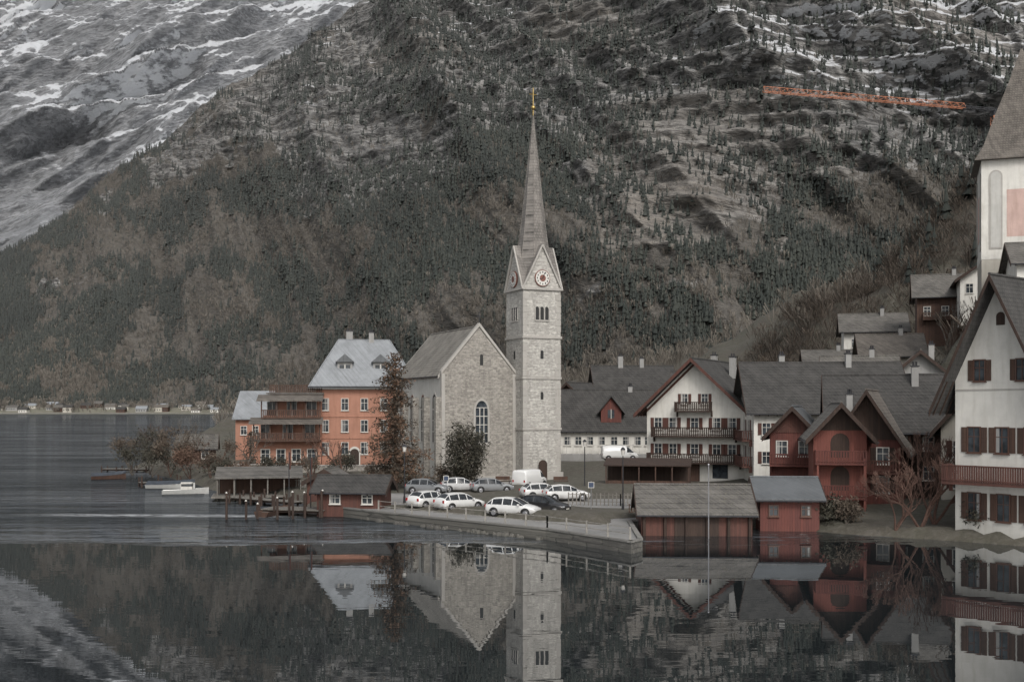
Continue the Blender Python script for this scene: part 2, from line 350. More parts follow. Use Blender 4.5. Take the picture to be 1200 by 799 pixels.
sheet('mountain',Xm,Ym,Zm,mm,{'snow':snow,'veg':veg,'tan':tanm})
# far snowy mountain
nq2,nt2=520,400
qs2=np.linspace(-.62,.02,nq2); ts2=np.linspace(0,1.1,nt2); Q2,T2=np.meshgrid(qs2,ts2)
rt=np.interp(qs2,[-.95,-.5,-.33,-.27,-.2,-.12,.1],[.44,.46,.42,.40,.385,.372,.36])+ .012*(fbm(qs2*22,qs2*0,5,4)-.5)
Y2=3000+2200*T2; Z2=(rt*5200)[None,:]*np.where(T2<=1,T2**1.1,1-(T2-1)*2)
X2=Q2*Y2
w1=rstr((X2-.7*Z2)*.0014,Z2*.0006,301,5,.55); w2=fbm(X2*.004,Z2*.005,311,6,.58)
s2=np.mod((Z2+160*fbm(X2*.002,Z2*.0015,321,5,.6)-.55*X2)/190.0,1.0); led2=np.where(s2<.7,s2/.7,1-(s2-.7)/.3)
a2=sst(0,.2,T2)*(1-.7*sst(.85,1,T2))
Y2=Y2-a2*((w1-.5)*620+(w2-.5)*170+(led2-.5)*110); Z2=Z2+a2*(w2-.5)*80; X2=Q2*Y2
ra2=Z2/Y2
patch=fbm(X2*.0022+Z2*.0016,Z2*.0034,331,6,.62); fine=rstr((X2-.8*Z2)*.007,Z2*.003,345,4,.6)
snow2=.03+1.0*(nrmz(X2,Y2,Z2)-.48)+(patch-.49)*1.5+.14*sst(.1,.35,ra2)+(fine-.5)*.45
m2=mountain_mat('snowy_mountain_rock',(.28,.283,.29),(.15,.155,.163),(.14,.146,.152),(.3,.29,.27),(.64,.655,.68),.26,(.40,.415,.44),.60,.42,14,-.5,.14)  # paler bluish tones carry the far haze in the colour itself
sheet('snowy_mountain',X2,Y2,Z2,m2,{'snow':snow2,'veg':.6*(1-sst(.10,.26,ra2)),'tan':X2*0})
# ---- forests
def conifer_batch(name,P,h,mat,tiers=3,sides=5,rr=.17):
    N=len(P); K=1+sides; V=np.zeros((N,tiers*K,3)); F=[]
    for k in range(tiers):
        zb=h*(.06+.27*k)*(1+.1*(rng.random(N)-.5)); zt=h*(.50+.25*k)
        if k==tiers-1: zt=h*1.0
        r=h*rr*(1-.27*k)*(.8+.4*rng.random(N)); a0=rng.random(N)*6.28
        V[:,k*K,0]=P[:,0]; V[:,k*K,1]=P[:,1]; V[:,k*K,2]=P[:,2]+zt
        for s in range(sides):
            a=a0+2*math.pi*s/sides; rj=r*(.6+.75*rng.random(N))
            V[:,k*K+1+s,0]=P[:,0]+np.cos(a)*rj; V[:,k*K+1+s,1]=P[:,1]+np.sin(a)*rj; V[:,k*K+1+s,2]=P[:,2]+zb+h*.10*(rng.random(N)-.5)
            F.append((k*K,k*K+1+s,k*K+1+(s+1)%sides))
    F=np.array(F); FF=(np.arange(N)[:,None,None]*(tiers*K)+F[None]).reshape(-1,3)
    return npmesh(name,V.reshape(-1,3),FF,mat,{'rnd':np.repeat(rng.random(N),tiers*K)})
def twig_batch(name,P,h,mat,nt=10,wd=.035,spread=.32):
    N=len(P); V=np.zeros((N,nt,3,3)); r=np.repeat(rng.random(N),nt*3)
    for k in range(nt):
        a=rng.random(N)*6.28; sp=h*spread*np.sqrt(rng.random(N)); z0=h*(.1+.45*rng.random(N)); z1=z0+h*(.25+.3*rng.random(N))
        if k==0: sp=sp*0; z0=z0*0; z1=h*.9
        b=np.stack([P[:,0]+np.cos(a)*sp*.25,P[:,1]+np.sin(a)*sp*.25,P[:,2]+z0],-1)
        t=np.stack([P[:,0]+np.cos(a)*sp,P[:,1]+np.sin(a)*sp,P[:,2]+z1],-1)
        w=h*wd*(.6+.9*rng.random(N)); wa=rng.random(N)*6.28
        off=np.stack([np.cos(wa)*w,np.sin(wa)*w,0*w],-1)
        V[:,k,0]=b; V[:,k,1]=t-off*1.2; V[:,k,2]=t+off*1.2+np.stack([0*w,0*w,-w*1.5],-1)
    F=np.arange(N*nt*3).reshape(-1,3); return npmesh(name,V.reshape(-1,3),F,mat,{'rnd':r})
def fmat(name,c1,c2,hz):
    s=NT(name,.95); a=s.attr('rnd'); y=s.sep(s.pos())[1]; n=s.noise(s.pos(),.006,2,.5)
    base=s.mix(a,c1,c2); base=s.mix(s.mr(n,.4,.6,0,.5),base,dk(c1,.6)); base=s.mix(s.mr(y,700,2500,.02,.19),base,hz); return s.col(base)  # distance haze mixed into the tree colour, growing with world depth
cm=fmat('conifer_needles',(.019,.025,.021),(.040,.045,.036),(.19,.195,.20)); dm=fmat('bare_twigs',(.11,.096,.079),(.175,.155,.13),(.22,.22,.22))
inside=(np.abs(Q)<.56)&(T<1.0)&(ra>-.01)&(ra<.42)
clump=fbm(Xm*.0085+Zm*.005,Zm*.010,401,6,.72)
patchc=sst(.46,.53,clump+.05*sst(.02,.12,ra)*(1-left)-.04*gq+.035*(1-left))
dens=patchc*(1-.62*rockm)*(1-.80*tq)*(1-.9*gq)*(1-.9*gul)*(1-.68*upright)+.03
dens=dens*inside
base_id=np.arange(Xm.size)
def pick(d,n):
    p=d.ravel(); p=p/p.sum(); return rng.choice(base_id,n,p=p)
VV=np.stack([Xm,Ym,Zm],-1).reshape(-1,3)
idx=pick(dens,52000); P=VV[idx]+np.stack([(rng.random(len(idx))-.5)*5,(rng.random(len(idx))-.5)*4,-np.ones(len(idx))*1.0],-1)
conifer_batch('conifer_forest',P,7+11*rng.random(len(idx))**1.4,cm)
dens2=((1-.8*patchc)*(1-.85*rockm)*(1-.6*sst(.16,.3,ra))*(1-.75*tq)*(1-.85*gq)*(1-.8*gul)*(.3+.7*sst(.4,.6,fbm(Xm*.01,Zm*.012,411,4,.6)))+.01)*inside
idx=pick(dens2,27000); P=VV[idx]+np.stack([(rng.random(len(idx))-.5)*5,(rng.random(len(idx))-.5)*4,-np.ones(len(idx))*.5],-1)
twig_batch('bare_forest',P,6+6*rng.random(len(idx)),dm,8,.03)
# ------------------------------------------------------------------ ground, lake, village terrain
def flat(name,pts,mat):
    me=bpy.data.meshes.new(name); me.from_pydata(pts,[],[tuple(range(len(pts)))]); me.materials.append(mat)
    o=bpy.data.objects.new(name,me); scene.collection.objects.link(o); return o
def groundm(name,c1,c2,c3):
    s=NT(name,.95); p=s.pos(); n1=s.noise(p,.12,6,.65); n2=s.noise(p,1.8,4,.65)
    b=s.mix(s.mr(n1,.4,.6),c1,c2); b=s.mix(s.mr(n2,.45,.65,0,.6),b,c3); s.bump(n2,.7,.25); return s.col(b)
gm=groundm('earth_and_grass',(.075,.066,.052),(.07,.067,.05),(.12,.11,.095))
flat('ground',[(-7000,-1500,-4),(7000,-1500,-4),(7000,7000,-4),(-7000,7000,-4)],gm)
poly=np.array([(-58,166),(-50,152),(-41,137),(-34,123),(-27,114),(-21,106),(-17.5,97),(-11,92.5),(0,84),(8,78),(9.5,85),(20,85.5),(24,80.5),(29,77.5),(36,72),(50,64),(75,50),(140,30),(400,30),(600,1500),(-390,1500),(-410,1370),(-260,900),(-92,320),(-66,220)],float)
def sd(px,py):
    n=len(poly); d=np.full(px.shape,1e9); ins=np.zeros(px.shape,bool)
    for i in range(n):
        ax,ay=poly[i]; bx,by=poly[(i+1)%n]; ex_,ey=bx-ax,by-ay
        t=np.clip(((px-ax)*ex_+(py-ay)*ey)/(ex_*ex_+ey*ey),0,1)
        d=np.minimum(d,np.hypot(px-ax-t*ex_,py-ay-t*ey))
        c=((ay>py)!=(by>py))&(px<(bx-ax)*(py-ay)/(by-ay+1e-12)+ax); ins^=c
    return np.where(ins,d,-d)
ctl=np.array([(-60,160,.7),(-45,150,1),(-30,125,.8),(-36,150,1.3),(-20,150,1.4),(0,130,.55),(-10,105,.55),(10,100,.55),(20,125,.6),(30,115,.8),(0,160,1.6),(15,155,1.6),(14,168,2),(20,185,5),(0,200,3),(30,82,.6),(22,90,.6),(26,97,.9),(35,97,1.2),(35,78,.7),(44,100,4),(50,112,10),(47,140,5),(52,150,8),(58,132,20),(66,140,26),(48,168,8),(54,165,10),(58,180,13.5),(64,160,17),(65,170,18.5),(73,220,27),(78,220,37),(86,220,48),(93,220,57),(125,220,80),(95,150,52),(120,120,60),(60,90,14),(80,80,20),(0,300,5),(-60,300,2),(60,300,18),(40,220,11),(-100,500,4),(100,320,45),(44,145,5),(38,135,2.5),(0,500,10),(200,500,60),(200,200,120),(150,90,40)],float)
def landh(x,y):
    num=0; den=0
    for cx,cy,cz in ctl:
        w=1/((x-cx)**2+(y-cy)**2+14)**1.6; num=num+w*cz; den=den+w
    return num/den
gx,gy=np.meshgrid(np.concatenate([np.arange(-70,150,1.5),np.arange(150,420,12)]),np.concatenate([np.arange(45,240,1.5),np.arange(240,900,14)]))
s_=sd(gx,gy); hb_=landh(gx,gy); hz_=hb_+ (fbm(gx*.12,gy*.12,61,5,.6)-.5)*np.clip(hb_-2,0,6)
gz=np.minimum(hz_,-.9+s_*.9+.5*(fbm(gx*.5,gy*.5,62,3)-.5))
gz=np.maximum(gz,-3.8)
sheet('village_terrain',gx,gy,gz,gm,{})
def gh(x,y): return float(landh(np.array([x],float),np.array([y],float))[0])
fx,fy=np.meshgrid(np.linspace(-1500,300,160),np.linspace(1345,1520,14))
sheet('far_shore_ground',fx,fy,np.minimum((fy-1352)*.10+2*(fbm(fx*.02,fy*.03,7,3)-.5),8.0),groundm('shore_field',(.17,.16,.12),(.13,.13,.085),(.30,.28,.25)),{})
g=G()
for i in range(62):
    x=-760+i*10+random.uniform(-5,5); y=random.uniform(1364,1430); w=random.uniform(7,15); d=9; z=(y-1352)*.1-1; h=random.uniform(3.5,7); rr=h+random.uniform(2.5,4)
    mt=random.choice(['white','white','cream','greywall','brown_wood'])
    g.box('walls_'+mt,mt,x-w/2,x+w/2,y,y+d,z,z+h)
    rm=random.choice(['dark_shingle','brown_shingle','grey_shingle','metal_light'])
    v=[(x-w/2-.6,y-.6,z+h),(x+w/2+.6,y-.6,z+h),(x+w/2+.6,y+d+.6,z+h),(x-w/2-.6,y+d+.6,z+h),(x-w/2-.6,y+d/2,z+rr),(x+w/2+.6,y+d/2,z+rr)]
    g.add('roofs_'+rm,rm,v,[(0,1,5,4),(2,3,4,5),(0,4,3),(1,2,5),(0,3,2,1)])
    for k in range(int(w/3)):
        g.box('windows','glass',x-w/2+1+k*3,x-w/2+2.2+k*3,y-.1,y-.02,z+h*.45,z+h*.45+1.5)
g.box('shore_wall','kerb',-900,-150,1355,1356,-1,1.6)
g.finish('distant_village')
n=420; fxx=rng.uniform(-900,-300,n); fyy=rng.uniform(1366,1470,n)
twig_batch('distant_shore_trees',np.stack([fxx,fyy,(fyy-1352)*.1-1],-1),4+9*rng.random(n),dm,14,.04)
def lakem():
    s=NT('lake_water',.0); n=s.n; n.remove(s.b); out=n['Material Output']; p=s.pos(); q=s.sep(p)
    edge=s.noise(s.scale(p,(.03,.12,1)),1.0,4,.6)
    yy=s.math('ADD',q[1],s.math('MULTIPLY_ADD',edge,22.0,-11.0))
    rip=s.mr(yy,76,90)
    gust=s.mr(s.noise(s.scale(p,(.012,.06,1)),1.0,4,.65),.35,.65,.35,1.4)
    gust2=s.mr(s.noise(s.scale(p,(.06,.5,1)),1.0,4,.7),.38,.62,.5,1.4)
    gg=s.math('MULTIPLY',gust,gust2)
    ra_=s.math('MULTIPLY',rip,gg)
    w1=s.noise(s.scale(p,(.45,1.1,1)),1.0,3,.6); w2=s.noise(s.scale(p,(.14,.42,1)),1.0,2,.5)
    calm=s.noise(s.scale(p,(.25,.9,1)),1.0,2,.5)
    hgt=s.math('ADD',s.math('MULTIPLY',s.math('ADD',w1,s.math('MULTIPLY',w2,1.5)),s.math('MULTIPLY',ra_,.30)),s.math('MULTIPLY',calm,.003))
    b=s.new('ShaderNodeBump'); b.inputs['Strength'].default_value=1; b.inputs['Distance'].default_value=1.0; s.l.new(hgt,b.inputs['Height'])
    gl=s.new('ShaderNodeBsdfGlossy'); gl.inputs['Color'].default_value=(.88,.89,.90,1); s.l.new(b.outputs[0],gl.inputs['Normal'])
    s.set(gl.inputs['Roughness'],s.mr(rip,0,1,.003,.05))
    df=s.new('ShaderNodeBsdfDiffuse')
    foam=s.math('MULTIPLY',s.math('MULTIPLY',s.mr(s.math('ABSOLUTE',s.math('SUBTRACT',q[1],s.math('MULTIPLY_ADD',q[0],-.06,93.8))),1.8,.2),s.math('MULTIPLY',s.mr(q[0],-44,-36),s.mr(q[0],-17.5,-21))),s.mr(s.noise(s.scale(p,(.5,2.5,1)),1.0,4,.7),.40,.60,0,.8))
    s.l.new(s.mix(foam,(.016,.020,.022),(.6,.62,.64)),df.inputs['Color'])
    f=s.new('ShaderNodeFresnel'); f.inputs['IOR'].default_value=1.5
    fac=s.math('MINIMUM',s.math('MULTIPLY_ADD',f.outputs[0],.85,.22),.95)
    fac=s.math('MULTIPLY',fac,s.math('ADD',s.mr(rip,0,1,1,.26),s.math('MULTIPLY',ra_,.22))); fac=s.math('MULTIPLY',fac,s.math('SUBTRACT',1.0,s.math('MULTIPLY',foam,.9)))
    mx=s.new('ShaderNodeMixShader'); s.l.new(fac,mx.inputs[0]); s.l.new(df.outputs[0],mx.inputs[1]); s.l.new(gl.outputs[0],mx.inputs[2])
    s.l.new(mx.outputs[0],out.inputs['Surface']); return s.m
flat('lake_water',[(-3500,-400,0),(900,-400,0),(900,1600,0),(-3500,1600,0)],lakem())
# parking lot
lot=[(-17,97.5),(-11.2,91),(2.4,78.2),(7.6,70.8),(8.5,72.2),(9.0,84),(20.5,86),(22.5,100),(19,127.5),(-18,128.5)]
g=G(); g.slab('quay_wall','quay',[(x,y,-2.5) for x,y in lot],3.19)
g.add('paving','asphalt',[(x,y,.694) for x,y in lot],[tuple(range(len(lot)))])
edge=lot[0:7]
for (a,b) in zip(edge[:-1],edge[1:]):
    A=Vector((a[0],a[1],0)); B=Vector((b[0],b[1],0)); d=(B-A).normalized(); nn=Vector((-d.y,d.x,0))*.3
    A=A+d*.002; B=B-d*.002
    g.slab('kerb','kerb',[tuple(A+Vector((0,0,.698))-nn*.1),tuple(B+Vector((0,0,.698))-nn*.1),tuple(B+nn+Vector((0,0,.698))),tuple(A+nn+Vector((0,0,.698)))],.12)
for i in range(9):
    x=-8.8+i*2.6; y=89.8-i*1.55+3.2
    g.slab('bay_lines','roadpaint',[(x,y,.698),(x+.12,y+.05,.698),(x+2.0,y+4.6,.698),(x+1.88,y+4.65,.698)],.003)
for i in range(7):
    x=-9+i*2.7; g.slab('bay_lines','roadpaint',[(x,108,.698),(x+.12,108,.698),(x+.12,112.5,.698),(x,112.5,.698)],.003)
g.finish('parking_lot')
g=G() # riprap boulders at the foot of the quay
for (a,b) in zip(lot[0:3],lot[1:4]):
    L=math.hypot(b[0]-a[0],b[1]-a[1]); nx,ny=(b[1]-a[1])/L,-(b[0]-a[0])/L
    if nx*(-1)+ny*(1)>0: nx,ny=-nx,-ny
    for i in range(int(L/.45)):
        t=random.random(); cx=a[0]+(b[0]-a[0])*t+nx*random.uniform(.05,.55); cy=a[1]+(b[1]-a[1])*t+ny*random.uniform(.05,.55); r=random.uniform(.15,.38)
        vs=[]
        for k in range(7):
            th=6.283*k/7; q_=r*random.uniform(.75,1.2); vs.append((cx+q_*math.cos(th),cy+q_*math.sin(th)*.8,-.15))
        for k in range(7):
            th=6.283*k/7; q_=r*random.uniform(.4,.75); vs.append((cx+q_*math.cos(th),cy+q_*math.sin(th)*.8,r*random.uniform(.5,.95)))
        g.add('boulders','quay',vs,[(k,(k+1)%7,7+(k+1)%7,7+k) for k in range(7)]+[tuple(range(7,14))])
g.finish('shore_rocks')
def fence(name,pts,h=1.0,step=1.9,mat='pale_wood',z=.72,rails=(.5,.92),r=.06):
    g=G()
    for a,b in zip(pts[:-1],pts[1:]):
        A=Vector((a[0],a[1],z)); B=Vector((b[0],b[1],z)); L=(B-A).length; n=max(1,round(L/step))
        for i in range(n+1):
            p=A.lerp(B,i/n); g.box('posts',mat,p.x-r,p.x+r,p.y-r,p.y+r,z,z+h*random.uniform(.97,1.03))
        for rz in rails: g.tube('rails',mat,A+Vector((0,0,rz*h)),B+Vector((0,0,rz*h)),.035,n=4)
    g.finish(name)
fence('quay_fence',[(-11,91.5),(2.5,78.7),(7.6,71.4)],.95,2.1)
fence('wooden_fence',[(5,98),(9.5,97),(14,98.5)],1.1,.35,'grey_wood',.7,(.3,.85),.05)
fence('garden_fence',[(9.3,88),(14,92),(21,93)],1.0,.3,'brown_wood',.7,(.3,.85),.04)
fence('shore_fence',[(-33,127),(-26,118.5),(-19.5,112)],1.1,.4,'pale_wood',.75,(.3,.9),.04)
g=G()
for a,b in (((-36,139),(-24,136)),((-23.99,136),(-13,137))):
    A=Vector((a[0],a[1],0)); B=Vector((b[0],b[1],0)); g.slab('wall','nave_stone',[(A.x,A.y,-.5),(B.x,B.y,-.5),(B.x,B.y+.4,-.5),(A.x,A.y+.4,-.5)],2.6); g.slab('coping','trim_stone',[(A.x,A.y-.06,2.103),(B.x,B.y-.06,2.103),(B.x,B.y+.46,2.103),(A.x,A.y+.46,2.103)],.1)
g.finish('garden_wall')
# ------------------------------------------------------------------ church
g=G(); s=4.9
g.box('walls','tower_stone',-s/2,s/2,0,s,0,23.2)
g.box('plinth','trim_stone',-s/2-.25,s/2+.25,-.25,s+.25,0,1.6)
for z,e in ((6.6,.1),(12.6,.1),(17.4,.14),(23.1,.22)): g.box('string_courses','trim_stone',-s/2-e,s/2+e,-e,s+e,z,z+.28)
for zz in np.arange(1.7,23,.75):
    for sx in (-1,1):
        L=.75 if int(zz/.75)%2 else .5
        if any(abs(zz+.4-k)<.6 for k in (6.7,12.7,17.5)) or zz>22.3: continue
        g.box('quoins','trim_stone',sx*s/2-(L if sx>0 else .035),sx*s/2+(.035 if sx>0 else L),-.035,.5,zz,zz+.66)
za,zb=23.38,28.4
v=[(-s/2,0,za),(s/2,0,za),(s/2,s,za),(-s/2,s,za),(0,0,zb),(s/2,s/2,zb),(0,s,zb),(-s/2,s/2,zb),(0,s/2,zb)]
g.add('gables','tower_stone',[v[0],v[1],v[4]]+[v[3],v[2],v[6]],[(0,1,2),(3,4,5)]); g.add('gables','tower_stone',[v[0],v[3],v[7]]+[v[1],v[2],v[5]],[(0,1,2),(3,4,5)])
o=.16
c=(0,s/2)
A=s/2
for (ax,ay,bx,by,mx,my) in ((-1,-1,1,-1,0,-1),(1,-1,1,1,1,0),(1,1,-1,1,0,1),(-1,1,-1,-1,-1,0)):
    P0=(c[0]+ax*(A+o),c[1]+ay*(A+o),za-.25); P1=(c[0]+bx*(A+o),c[1]+by*(A+o),za-.25); Mx=(c[0]+mx*(A+o),c[1]+my*(A+o),zb+.05); C=(c[0],c[1],zb+.05)
    g.slab('roof','spire_shingle',[P0,Mx,C],.1); g.slab('roof','spire_shingle',[Mx,P1,C],.1)
    g.tube('gable_trim','trim_stone',P0,Mx,.13,n=4); g.tube('gable_trim','trim_stone',P1,Mx,.13,n=4)
ns=8; rb=2.45; zt=44.6; base=[(c[0]+rb*math.cos(R(22.5+45*i)),c[1]+rb*math.sin(R(22.5+45*i)),za+.2) for i in range(ns)]
rm=rb*.56; mid=[(c[0]+rm*math.cos(R(22.5+45*i)),c[1]+rm*math.sin(R(22.5+45*i)),za+8.4) for i in range(ns)]
vv=base+mid+[(c[0],c[1],zt)]
g.add('spire','spire_shingle',vv,[(i,(i+1)%8,8+(i+1)%8,8+i) for i in range(8)]+[(8+i,8+(i+1)%8,16) for i in range(8)]+[tuple(range(8))])
for i in range(8): g.tube('spire_hips','spire_shingle',vv[i],vv[8+i],.05,.05,4); g.tube('spire_hips','spire_shingle',vv[8+i],vv[16],.05,.03,4)
g.tube('finial','gold',(c[0],c[1],zt-.8),(c[0],c[1],zt+3.0),.06)
bm=bmesh.new(); bmesh.ops.create_icosphere(bm,subdivisions=2,radius=.36); bm.verts.ensure_lookup_table()
def ball(g,part,mat,x,y,z,r):
    vs=[(x+vv_.co.x*r/.36,y+vv_.co.y*r/.36,z+vv_.co.z*r/.36) for vv_ in bm.verts]; g.add(part,mat,vs,[[w.index for w in f.verts] for f in bm.faces])
ball(g,'finial','gold',c[0],c[1],zt+.6,.28)
g.tube('finial','gold',(c[0]-.5,c[1],zt+2.2),(c[0]+.5,c[1],zt+2.2),.05)
for face,off in (('F',0),('L',s/2),('R',s/2)):
    for k in (-1,0,1):
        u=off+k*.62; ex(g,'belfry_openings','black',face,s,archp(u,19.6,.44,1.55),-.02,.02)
        ex(g,'belfry_trim','trim_stone',face,s,rect(u-.3,u+.3,19.42,19.58),0,.1)
    for k in (-1.5,-.5,.5,1.5): ex(g,'belfry_trim','trim_stone',face,s,rect(off+k*.62-.07,off+k*.62+.07,19.6,20.95),.0,.09)
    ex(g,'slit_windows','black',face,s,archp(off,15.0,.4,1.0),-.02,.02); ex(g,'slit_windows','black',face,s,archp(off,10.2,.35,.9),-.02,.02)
    cz=24.5
    cir=lambda r,n=24:[(off+r*math.cos(2*math.pi*i/n),cz+r*math.sin(2*math.pi*i/n)) for i in range(n)]
    ex(g,'clock_ring','clockred',face,s,cir(.98),0.0,.2); ex(g,'clock_face','clockface',face,s,cir(.90),.2,.22)
    for i in range(12):
        t=math.pi*i/6; cu,cv=off+.70*math.sin(t),cz+.70*math.cos(t)
        ex(g,'clock_marks','black',face,s,rect(cu-.06,cu+.06,cv-.10,cv+.10),.22,.235)
    ex(g,'clock_centre','clockred',face,s,cir(.40),.222,.232)
    ex(g,'clock_hands','black',face,s,[(off-.05,cz),(off+.05,cz),(off+.30,cz+.62),(off+.22,cz+.66)],.236,.25)
    ex(g,'clock_hands','black',face,s,[(off-.05,cz+.02),(off+.02,cz-.05),(off-.40,cz-.2),(off-.42,cz-.12)],.236,.25)
ex(g,'door','dark_wood','F',s,archp(0,.7,1.1,2.4),.26,.30)
g.finish('church_tower',(3.54,131.0,0),24)
g=G(); W=9.3; D=17
walls(g,W,D,0,13.2,18.6,'y','nave_stone')
gable_roof(g,W,D,13.2,18.6,'y',.35,-.45,'church_shingle',.16,'trim_stone')
for sg in (-1,1):
    ex(g,'coping','trim_stone','F',W,[(0,18.75),(sg*(W/2+.12),13.1),(sg*(W/2+.12),13.5),(0,19.2)],-.5,.1)
    ex(g,'quoins','trim_stone','F',W,rect(sg*W/2-.35 if sg>0 else -W/2-.06,W/2+.06 if sg>0 else -W/2+.35,0,13.2),-.35,.06)
ex(g,'string_course','trim_stone','F',W,rect(-W/2,W/2,.9,1.2),0,.1)
ex(g,'window_trim','trim_stone','F',W,archp(.3,4.9,2.0,5.4,10,1.5),0,.06)
ex(g,'glass','glass','F',W,archp(.3,5.15,1.5,4.9,10,1.5),.06,.075)
for k in (-.26,.26): ex(g,'tracery','frame','F',W,rect(.3+k-.04,.3+k+.04,5.15,9.2),.075,.12)
for z in (6.2,7.2,8.2,9.2): ex(g,'tracery','frame','F',W,rect(-.42,1.02,z,z+.07),.077,.115)
ex(g,'slit','black','F',W,archp(.3,14.2,.4,1.3),0,.02)
g.box('side_plaster','nave_plaster',-W/2-.05,-W/2-.003,.45,D,0,13.0)
for i in range(4):
    v=2.3+i*4.0
    ex(g,'window_trim','trim_stone','L',W+.1,archp(v,5.0,1.6,6.0,10,1.4),0,.05); ex(g,'glass','glass','L',W+.1,archp(v,5.2,1.2,5.6,10,1.4),.05,.06)
    ex(g,'tracery','frame','L',W+.1,rect(v-.04,v+.04,5.2,10.4),.06,.1)
    for z in (6.4,7.7,9.0): ex(g,'tracery','frame','L',W+.1,rect(v-.58,v+.58,z,z+.06),.062,.095)
for i in range(5):
    v=.3+i*4.0; ex(g,'buttresses','nave_stone','L',W+.1,rect(v-.3,v+.3,0,10.5),0,.7)
g.tube('cross','metal_dark',(0,0,19.1),(0,0,20.4),.06); g.tube('cross','metal_dark',(-.35,0,19.95),(.35,0,19.95),.05)
g.finish('stone_church',(-3.85,130.1,0),24)
# ------------------------------------------------------------------ orange lakeside house
g=G(); W=13.0; D=9
g.box('walls','orange',-W/2,W/2,0,D,0,10.6)
g.box('cornice','frame',-W/2-.25,W/2+.25,-.25,D+.25,10.45,10.7)
hip_roof(g,W,D,10.8,17.4,.9,3.0,'metal_light')
for x,z in ((-2.6,14.4),(2.2,14.4)):
    g.box('dormers','greywall',x-1,x+1,1.2,4,12.0,z-.2)
    gz0=z-.2; g.add('dormer_roofs','metal_grey',[(x-1.25,.8,gz0),(x+1.25,.8,gz0),(x,.8,gz0+1.1),(x-1.25,4.4,gz0),(x+1.25,4.4,gz0),(x,4.4,gz0+1.1)],[(0,1,2),(3,4,5),(0,2,5,3),(1,2,5,4),(0,1,4,3)])
    for k in (-.42,.42): g.box('glass','glass',x+k-.3,x+k+.3,1.17,1.19,12.5,13.8)
    g.box('window_frames','frame',x-.06,x+.06,1.13,1.165,12.4,13.9)
chimney(g,-2,D/2+.8,16,18.6,.9); chimney(g,1.0,D/2,16.5,18.4,.7)
for z in (7.7,4.8,1.8):
    for x in (-5.2,-2.6,0,2.6,5.2): window(g,'F',W,x,z,.85,1.5,None,'frame',fr=.08)
for z in (7.0,4.1): ex(g,'string_course','orange','F',W,rect(-W/2,W/2,z-.25,z-.13),0,.08)
ex(g,'portal','frame','F',W,archp(-1.3,0,1.5,2.8),0,.1); ex(g,'portal_door','dark_wood','F',W,archp(-1.3,0,1.2,2.5),.1,.12)
g.finish('orange_house',(-19.9,149.5,1.2),8)
g=G(); W=8.4
g.box('walls','orange',-W/2,W/2,0,8,0,3.9); g.box('walls','orange',-W/2+.9,W/2,.8,8,3.9,7.0); g.box('walls','orange',-W/2+1.6,W/2,1.4,8,7.0,9.8)
g.box('roof_slabs','grey_shingle',-W/2+1.2,W/2+.3,.6,8.3,9.8,10.0)
def pavil(g,x0,x1,z,depth,y0,roof=True):
    g.box('balcony_floor','brown_wood',x0,x1,y0-depth,y0,z,z+.18)
    n=int((x1-x0)/.24)
    for i in range(n+1):
        a=x0+i*(x1-x0-.12)/n; g.box('balcony_rails','brown_wood',a,a+.15,y0-depth,y0-depth+.04,z+.2,z+1.05)
    g.box('balcony_rails','brown_wood',x0,x1,y0-depth-.04,y0-depth+.08,z+1.05,z+1.15)
    if roof:
        for i in range(5):
            a=x0+i*(x1-x0-.15)/4; g.box('balcony_posts','brown_wood',a,a+.15,y0-depth+.05,y0-depth+.2,z+.18,z+2.5)
        zz=z+2.5; g.slab('balcony_roof','brown_shingle',[(x0-.5,y0-depth-.6,zz-.25),(x1+.3,y0-depth-.6,zz-.25),(x1+.3,y0,zz+.5),(x0-.5,y0,zz+.5)],.14)
        for i in range(3):
            cx=x0+(i+.5)*(x1-x0)/3; g.box('glass','glass',cx-.6,cx+.6,y0-.03,y0-.004,z+.4,z+2.2)
            for k in (-.66,0,.6): g.box('window_frames','frame',cx+k,cx+k+.06,y0-.08,y0-.035,z+.3,z+2.3)
pavil(g,-W/2-.2,W/2,3.6,1.7,0); pavil(g,-W/2+.7,W/2,6.6,1.6,.8); pavil(g,-W/2+1.5,W/2,9.9,1.5,3.4,False)
for x in (-3,-1,1,3): window(g,'F',W,x,1.0,1.0,1.5,None,'frame',fr=.12)
g.finish('balcony_house',(-29.4,146,1.2),6)
g=G(); W=5.4; D=8
walls(g,W,D,0,6.4,6.6,'x','orange')
g.slab('roof','metal_light',[(-W/2-.5,-.7,6.2),(W/2+.5,-.7,6.2),(W/2+.2,D/2,10.4),(-W/2+.4,D/2,10.4)],.15)
g.slab('roof','metal_light',[(-W/2+.4,D/2,10.4),(W/2+.2,D/2,10.4),(W/2+.5,D+.6,6.2),(-W/2-.5,D+.6,6.2)],.15)
g.add('gable_ends','greywall',[(-W/2+.1,0,6.4),(-W/2+.1,D,6.4),(-W/2+.5,D/2,10.3),(W/2,0,6.4),(W/2,D,6.4),(W/2,D/2,10.3)],[(0,1,2),(3,4,5)])
for x in (-1.5,.2,1.7): window(g,'F',W,x,4.0,.8,1.2)
g.finish('small_orange_house',(-38.6,166,1.2),10)
